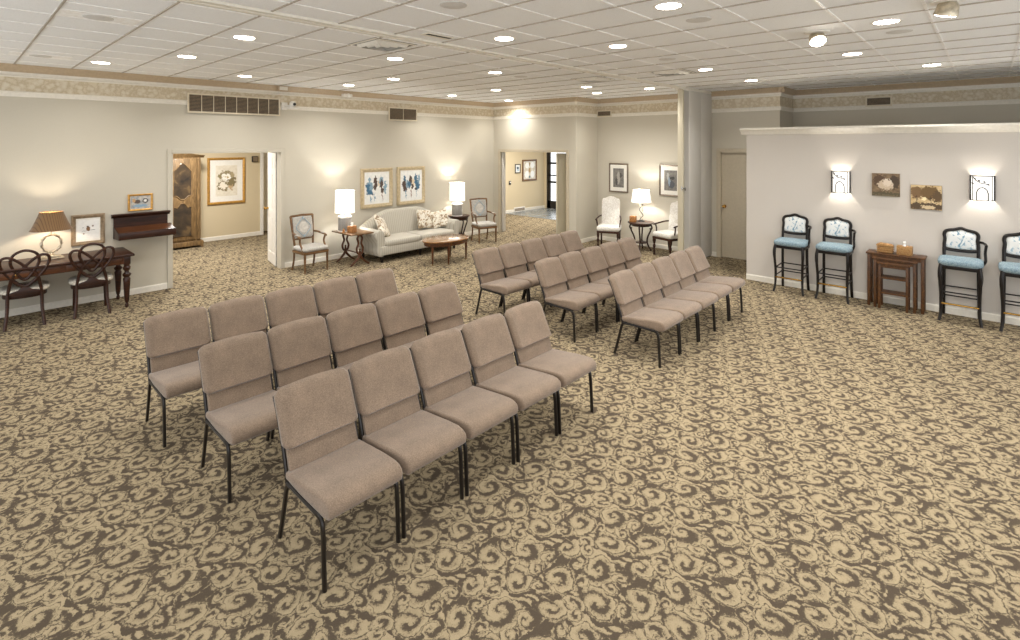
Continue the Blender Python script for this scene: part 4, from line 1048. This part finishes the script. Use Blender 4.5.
# ------------------------------------------------------------ armoire in the room beyond
t = thing('armoire', 'tall carved walnut armoire with arched panels beyond the left doorway', 'armoire', (3.02, 12.62, 0))
g = G(); g.box((-.60, -.27, .10), (.60, .27, 1.93)); g.build('carcass', 'armoire', t)
g = G(); g.prism([(-.64, .14), (-.655, .10), (-.64, .03), (-.66, 0), (-.60, 0), (-.57, .04), (.57, .04), (.60, 0), (.66, 0), (.64, .03), (.655, .10), (.64, .14)], -.31, .27, 'y', .01); g.build('plinth', 'armoire', t)
g = G(); n = 16
rings = []
for x, dz in [(-.66+1.32*i/n, .05*math.cos((-1+2*i/n)*PI*.9)) for i in range(n+1)]:
    rings.append([(x, .27, 1.90), (x, -.27, 1.90), (x, -.29, 1.93+dz*.3), (x, -.33, 1.97+dz*.6), (x, -.345, 2.0+dz), (x, .27, 2.0+dz)])
g.loft(rings); g.build('cornice', 'armoire', t)
for s in (-1, 1):
    g = G(); x0, x1 = (0.012, .50) if s > 0 else (-.50, -.012)
    g.box((x0, -.295, .18), (x1, -.27, 1.88), .004); d = g.build('door', 'armoire', t)
    cx = (x0+x1)/2; w = .17
    up = [(cx-w, 1.12), (cx-w*.6, 1.10), (cx-w*.2, 1.03), (cx+w*.2, 1.03), (cx+w*.6, 1.10), (cx+w, 1.12), (cx+w, 1.62), (cx+w*.7, 1.67), (cx+w*.35, 1.74), (cx, 1.80), (cx-w*.35, 1.74), (cx-w*.7, 1.67), (cx-w, 1.62)]
    lo_ = [(cx-w, .26), (cx+w, .26), (cx+w, .88), (cx+w*.6, .86), (cx+w*.2, .95), (cx-w*.2, .95), (cx-w*.6, .86), (cx-w, .88)]
    for P3 in (up, lo_):
        g = G(); g.prism(P3, -.298, -.293, 'y'); g.build('panel', 'armoire_panel', d, None)
        g = G(); g.tube([(a, -.298, b) for a, b in P3], .012, 8, closed=True); g.build('moulding', 'armoire', d)
for s in (-1, 1):
    g = G(); g.tube([(s*.55, -.285, .18), (s*.55, -.285, 1.88)], .03, 10); g.tube(catmull([(s*.55, -.30, .25), (s*.53, -.315, .6), (s*.57, -.315, 1.0), (s*.53, -.315, 1.4), (s*.55, -.30, 1.8)], 5), .012, 6); g.build('carved_column', 'armoire', t)

# ------------------------------------------------------------ air grilles, cameras and other wall fittings
def grille(label, loc, rz, w, h, ndiv, mat='vent_grey', rows=12):
    t = thing('air_grille', label, 'vent', loc, rz)
    g = G(); g.frame(w, h, .025, .02); g.build('frame', 'vent_frame', t, 30)
    g = G(); g.box((-w/2+.02, -.004, -h/2+.02), (w/2-.02, -.001, h/2-.02)); g.build('backing', 'vent_dark', t, None)
    g = G(); hh = h-.05
    for i in range(rows):
        z = -hh/2+hh*(i+.5)/rows; g.box((-w/2+.024, -.013, z-hh/rows*.28), (w/2-.024, -.006, z+hh/rows*.28))
    g.build('louvers', mat, t, None)
    if ndiv:
        g = G()
        for i in range(1, ndiv):
            x = -w/2+.025+(w-.05)*i/ndiv; g.box((x-.004, -.017, -hh/2), (x+.004, -.006, hh/2))
        g.build('divider', 'vent_frame', t, None)
    return t
grille('long brown return air grille above the left doorway', (3.205, YW-.028, 2.835), 0, 1.43, .31, 8)
grille('small double air grille high above the sofa', (6.515, YW-.028, 2.82), 0, .72, .28, 2)
grille('small air grille high on the wall right of the alcove corner', (XA-.028, 6.43, 2.88), -PI/2, .38, .15, 0, 'vent_grey', 6)
grille('small dark air grille on the wall above the partition', (XR-.028, 1.415, 2.93), -PI/2, .38, .17, 0, 'vent_grey', 6)
t = thing('security_camera', 'white wall camera on a bracket beside the long grille', 'camera', (4.0, YW, 2.86)); t.scale = (1.3, 1.3, 1.3)
g = G(); g.box((-.04, -.03, -.05), (.04, 0, .05), .006); g.tube([(0, -.02, 0), (.03, -.10, .0), (.06, -.13, .0)], .014, 8); g.box((.0, -.19, -.04), (.13, -.07, -.02), .006); g.build('bracket', 'white', t)
g = G(); g.pill((.065, -.13, .02), (.085, .085, .095), .9, .9, 16, 10); g.build('camera_body', 'white', t)
g = G(); g.tube([(.068, -.165, .022), (.07, -.180, .022)], .020, 12); g.build('lens', 'black', t)
t = thing('cornice_box', 'small tan box on the cornice above the long grille', 'wall box', (3.945, YW-.09, 3.12)); g = G(); g.box((-.09, -.03, -.005), (.09, 0, .085), .004); g.build('cover', 'crown', t); g = G(); g.box((-.07, -.034, .01), (.07, -.0305, .07)); g.build('face_plate', 'trim', t)
t = thing('motion_sensor', 'white motion sensor just under the ceiling left of the sofa paintings', 'sensor', (5.14, YW-.11, 3.07)); g = G(); g.box((-.09, -.10, .02), (.09, .015, .075), .015); g.tube([(.0, -.09, .045), (.0, -.13, .035)], [.04, .032], 14); g.build('housing', 'white', t); g = G(); g.pill((0, -.13, .03), (.055, .02, .045), 1, 1, 12, 6); g.build('lens', 'tissue', t)

# ------------------------------------------------------------ ceiling fittings
def make_can():
    t = thing('ceiling_downlight', '', 'ceiling light')
    g = G(); g.lathe([(.088, -.003), (.105, -.006), (.112, -.003), (.112, 0), (.088, 0)], seg=24, caps=False); g.build('trim_ring', 'white', t)
    g = G(); g.lathe([(.001, -.004), (.088, -.0045), (.088, -.0005), (.001, -.0005)], seg=24); g.build('lens', 'lens', t)
    return t
cans = [((1.27, 8.14), 'first from the left in the row by the left wall'), ((1.86, 6.84), 'just behind the left wall row, above the armoire doorway'), ((1.90, 5.21), 'brightest large one at left, short of the ceiling track'),
 ((2.99, 8.18), 'close above the long air grille'), ((3.59, 5.19), 'just behind the large square diffuser'), ((4.70, 6.84), 'above the wall between long grille and sofa, nearer one'),
 ((4.67, 8.13), 'above the motion sensor by the left wall'), ((7.17, 8.30), 'above the right half of the sofa wall'), ((5.26, 5.16), 'near the middle beyond the track, left one'), ((6.99, 6.84), 'right of the sofa wall centre, middle distance'),
 ((3.62, 3.43), 'large one at top centre, right of the slot vent'), ((4.70, 2.83), 'right of the top centre one, beside the track'), ((7.72, 5.29), 'nearer of two before the alcove corner'), ((8.78, 5.77), 'farther of two before the alcove corner'),
 ((8.72, 4.59), 'inside the alcove near the folding wall'), ((8.91, 8.29), 'in the far corner above the back doorway'), ((3.58, 1.73), 'large one at the top edge of the picture, right of centre'), ((7.00, 2.85), 'just left of the folding wall end'),
 ((5.27, .63), 'large one near the top right'), ((6.91, 1.14), 'between the top right one and the partition'), ((8.57, .55), 'above the right end of the partition'), ((8.72, 2.81), 'above the left end of the partition')]
can0 = make_can()
for i, ((x, y), d) in enumerate(cans):
    lab = 'round recessed ceiling light, ' + d
    if i == 0: can0.location = (x, y, H); T(can0, lab, 'ceiling light', 'recessed ceiling lights'); o = can0
    else: o = dup(can0, (x, y, H), 0, lab, 'recessed ceiling lights')
    area_light('downlight_beam', (0, 0, -.012), CAN_W, .16, WARM, spread=math.radians(135), parent=o)
# the same lights go on above and behind the camera
for x, y in [(0.3, 3.4), (.3, 1.7), (2.0, 1.7), (.2, 6.8), (1.9, .1), (3.6, .1), (.2, .1), (5.3, -1.2), (6.9, -.6), (3.5, -1.6), (1.5, -1.8), (8.5, -1.5), (-1.5, 5.2), (-1.5, 2.5), (6.0, -3), (3, -3.4), (0, -3.2)]:
    if x < XW or y < YS: continue
    area_light('downlight_beam', (x, y, H-.012), CAN_W, .16, WARM, spread=math.radians(150))
# adjustable spotlights
def eyeball(label, loc, aim, r=.075):
    t = thing('gimbal_spotlight', label, 'spotlight', loc)
    d = Vector(aim).normalized(); p = Vector((0, 0, -.05))
    g = G(); g.lathe([(.10, -.001), (.10, -.010), (.06, -.014)], seg=20); g.tube([(0, 0, -.01), tuple(p)], .02, 10); g.build('mount', 'white', t)
    g = G(); g.tube([p-d*.05, p-d*.02, p+d*.05], [.04, .062, .072], 16); g.build('lamp_head', 'silver', t)
    g = G(); g.tube([p+d*.050, p+d*.056], [.064, .060], 16); g.build('lens', 'lens', t)
    l = area_light('spot_beam', p+d*.062, CAN_W*1.2, .1, WARM, d.to_track_quat('-Z', 'Y').to_euler(), spread=math.radians(110), parent=t)
    return t
eyeball('glaring tilted spotlight on the ceiling above the partition side', (5.33, 1.15, H), (-.5, -.3, -.8))
eyeball('large tilted spotlight cut by the top edge at far right', (4.80, .22, H), (.25, .25, -.9))
# loudspeakers
def ceil_speaker(label, x, y, plate=False, r=.10):
    t = thing('ceiling_speaker', label, 'ceiling speaker', (x, y, H))
    if plate: g = G(); g.box((-.265, -.13, -.004), (.265, .13, 0)); g.build('panel', 'grid', t)
    z = -.004 if plate else 0
    g = G(); g.lathe([(r, z), (r, z-.004), (r-.012, z-.006), (.001, z-.007)], seg=24); g.build('grille', 'speaker', t)
ceil_speaker('round ceiling speaker on a pale panel at top left', .80, 5.22, True)
ceil_speaker('round ceiling speaker near the left wall cornice', .70, 8.0, True)
ceil_speaker('round ceiling speaker at top centre beside the track', 2.49, 2.87)
ceil_speaker('round ceiling speaker right of the top edge downlight', 4.14, 1.74)
ceil_speaker('small far ceiling speaker beyond the track', 5.84, 5.19)
ceil_speaker('ceiling speaker in front of the folding wall, before the diffuser', 5.82, 2.83)
ceil_speaker('ceiling speaker right of the glaring spotlight', 5.81, .60)
def diffuser(label, x, y, s=.5):
    t = thing('ceiling_diffuser', label, 'vent', (x, y, H))
    g = G(); g.box((-s/2, -s/2, -.004), (s/2, s/2, -.001)); g.build('backing', 'black', t, None)
    g = G()
    for a in (s/2, s/2-.06, s/2-.12, s/2-.18):
        b = a-.026
        vs1 = [g.bm.verts.new(p) for p in [(-a, -a, -.005), (a, -a, -.005), (a, a, -.005), (-a, a, -.005)]]
        vs2 = [g.bm.verts.new(p) for p in [(-b, -b, -.036), (b, -b, -.036), (b, b, -.036), (-b, b, -.036)]] if a < s/2 else [g.bm.verts.new(p) for p in [(-b, -b, -.012), (b, -b, -.012), (b, b, -.012), (-b, b, -.012)]]
        vs3 = [g.bm.verts.new((v.co.x*.985, v.co.y*.985, v.co.z+.003)) for v in vs2]
        for i in range(4): j = (i+1) % 4; g.bm.faces.new((vs1[i], vs1[j], vs2[j], vs2[i])); g.bm.faces.new((vs2[i], vs2[j], vs3[j], vs3[i]))
    g.build('louvers', 'trim', t, None)
diffuser('large square four-way air diffuser at top, left of the track', 2.99, 4.54)
diffuser('square air diffuser in front of the folding wall', 6.92, 3.30)
diffuser('far square air diffuser beyond the track', 6.83, 4.56)
t = thing('slot_vent', 'small rectangular slot vent beside the ceiling track', 'vent', (3.10, 3.80, H)); g = G(); g.box((-.16, -.06, -.008), (.16, .06, -.001), .002); g.build('frame', 'trim', t); g = G(); g.box((-.14, -.04, -.0095), (.14, .0, -.0082)); g.build('slot', 'vent_dark', t)
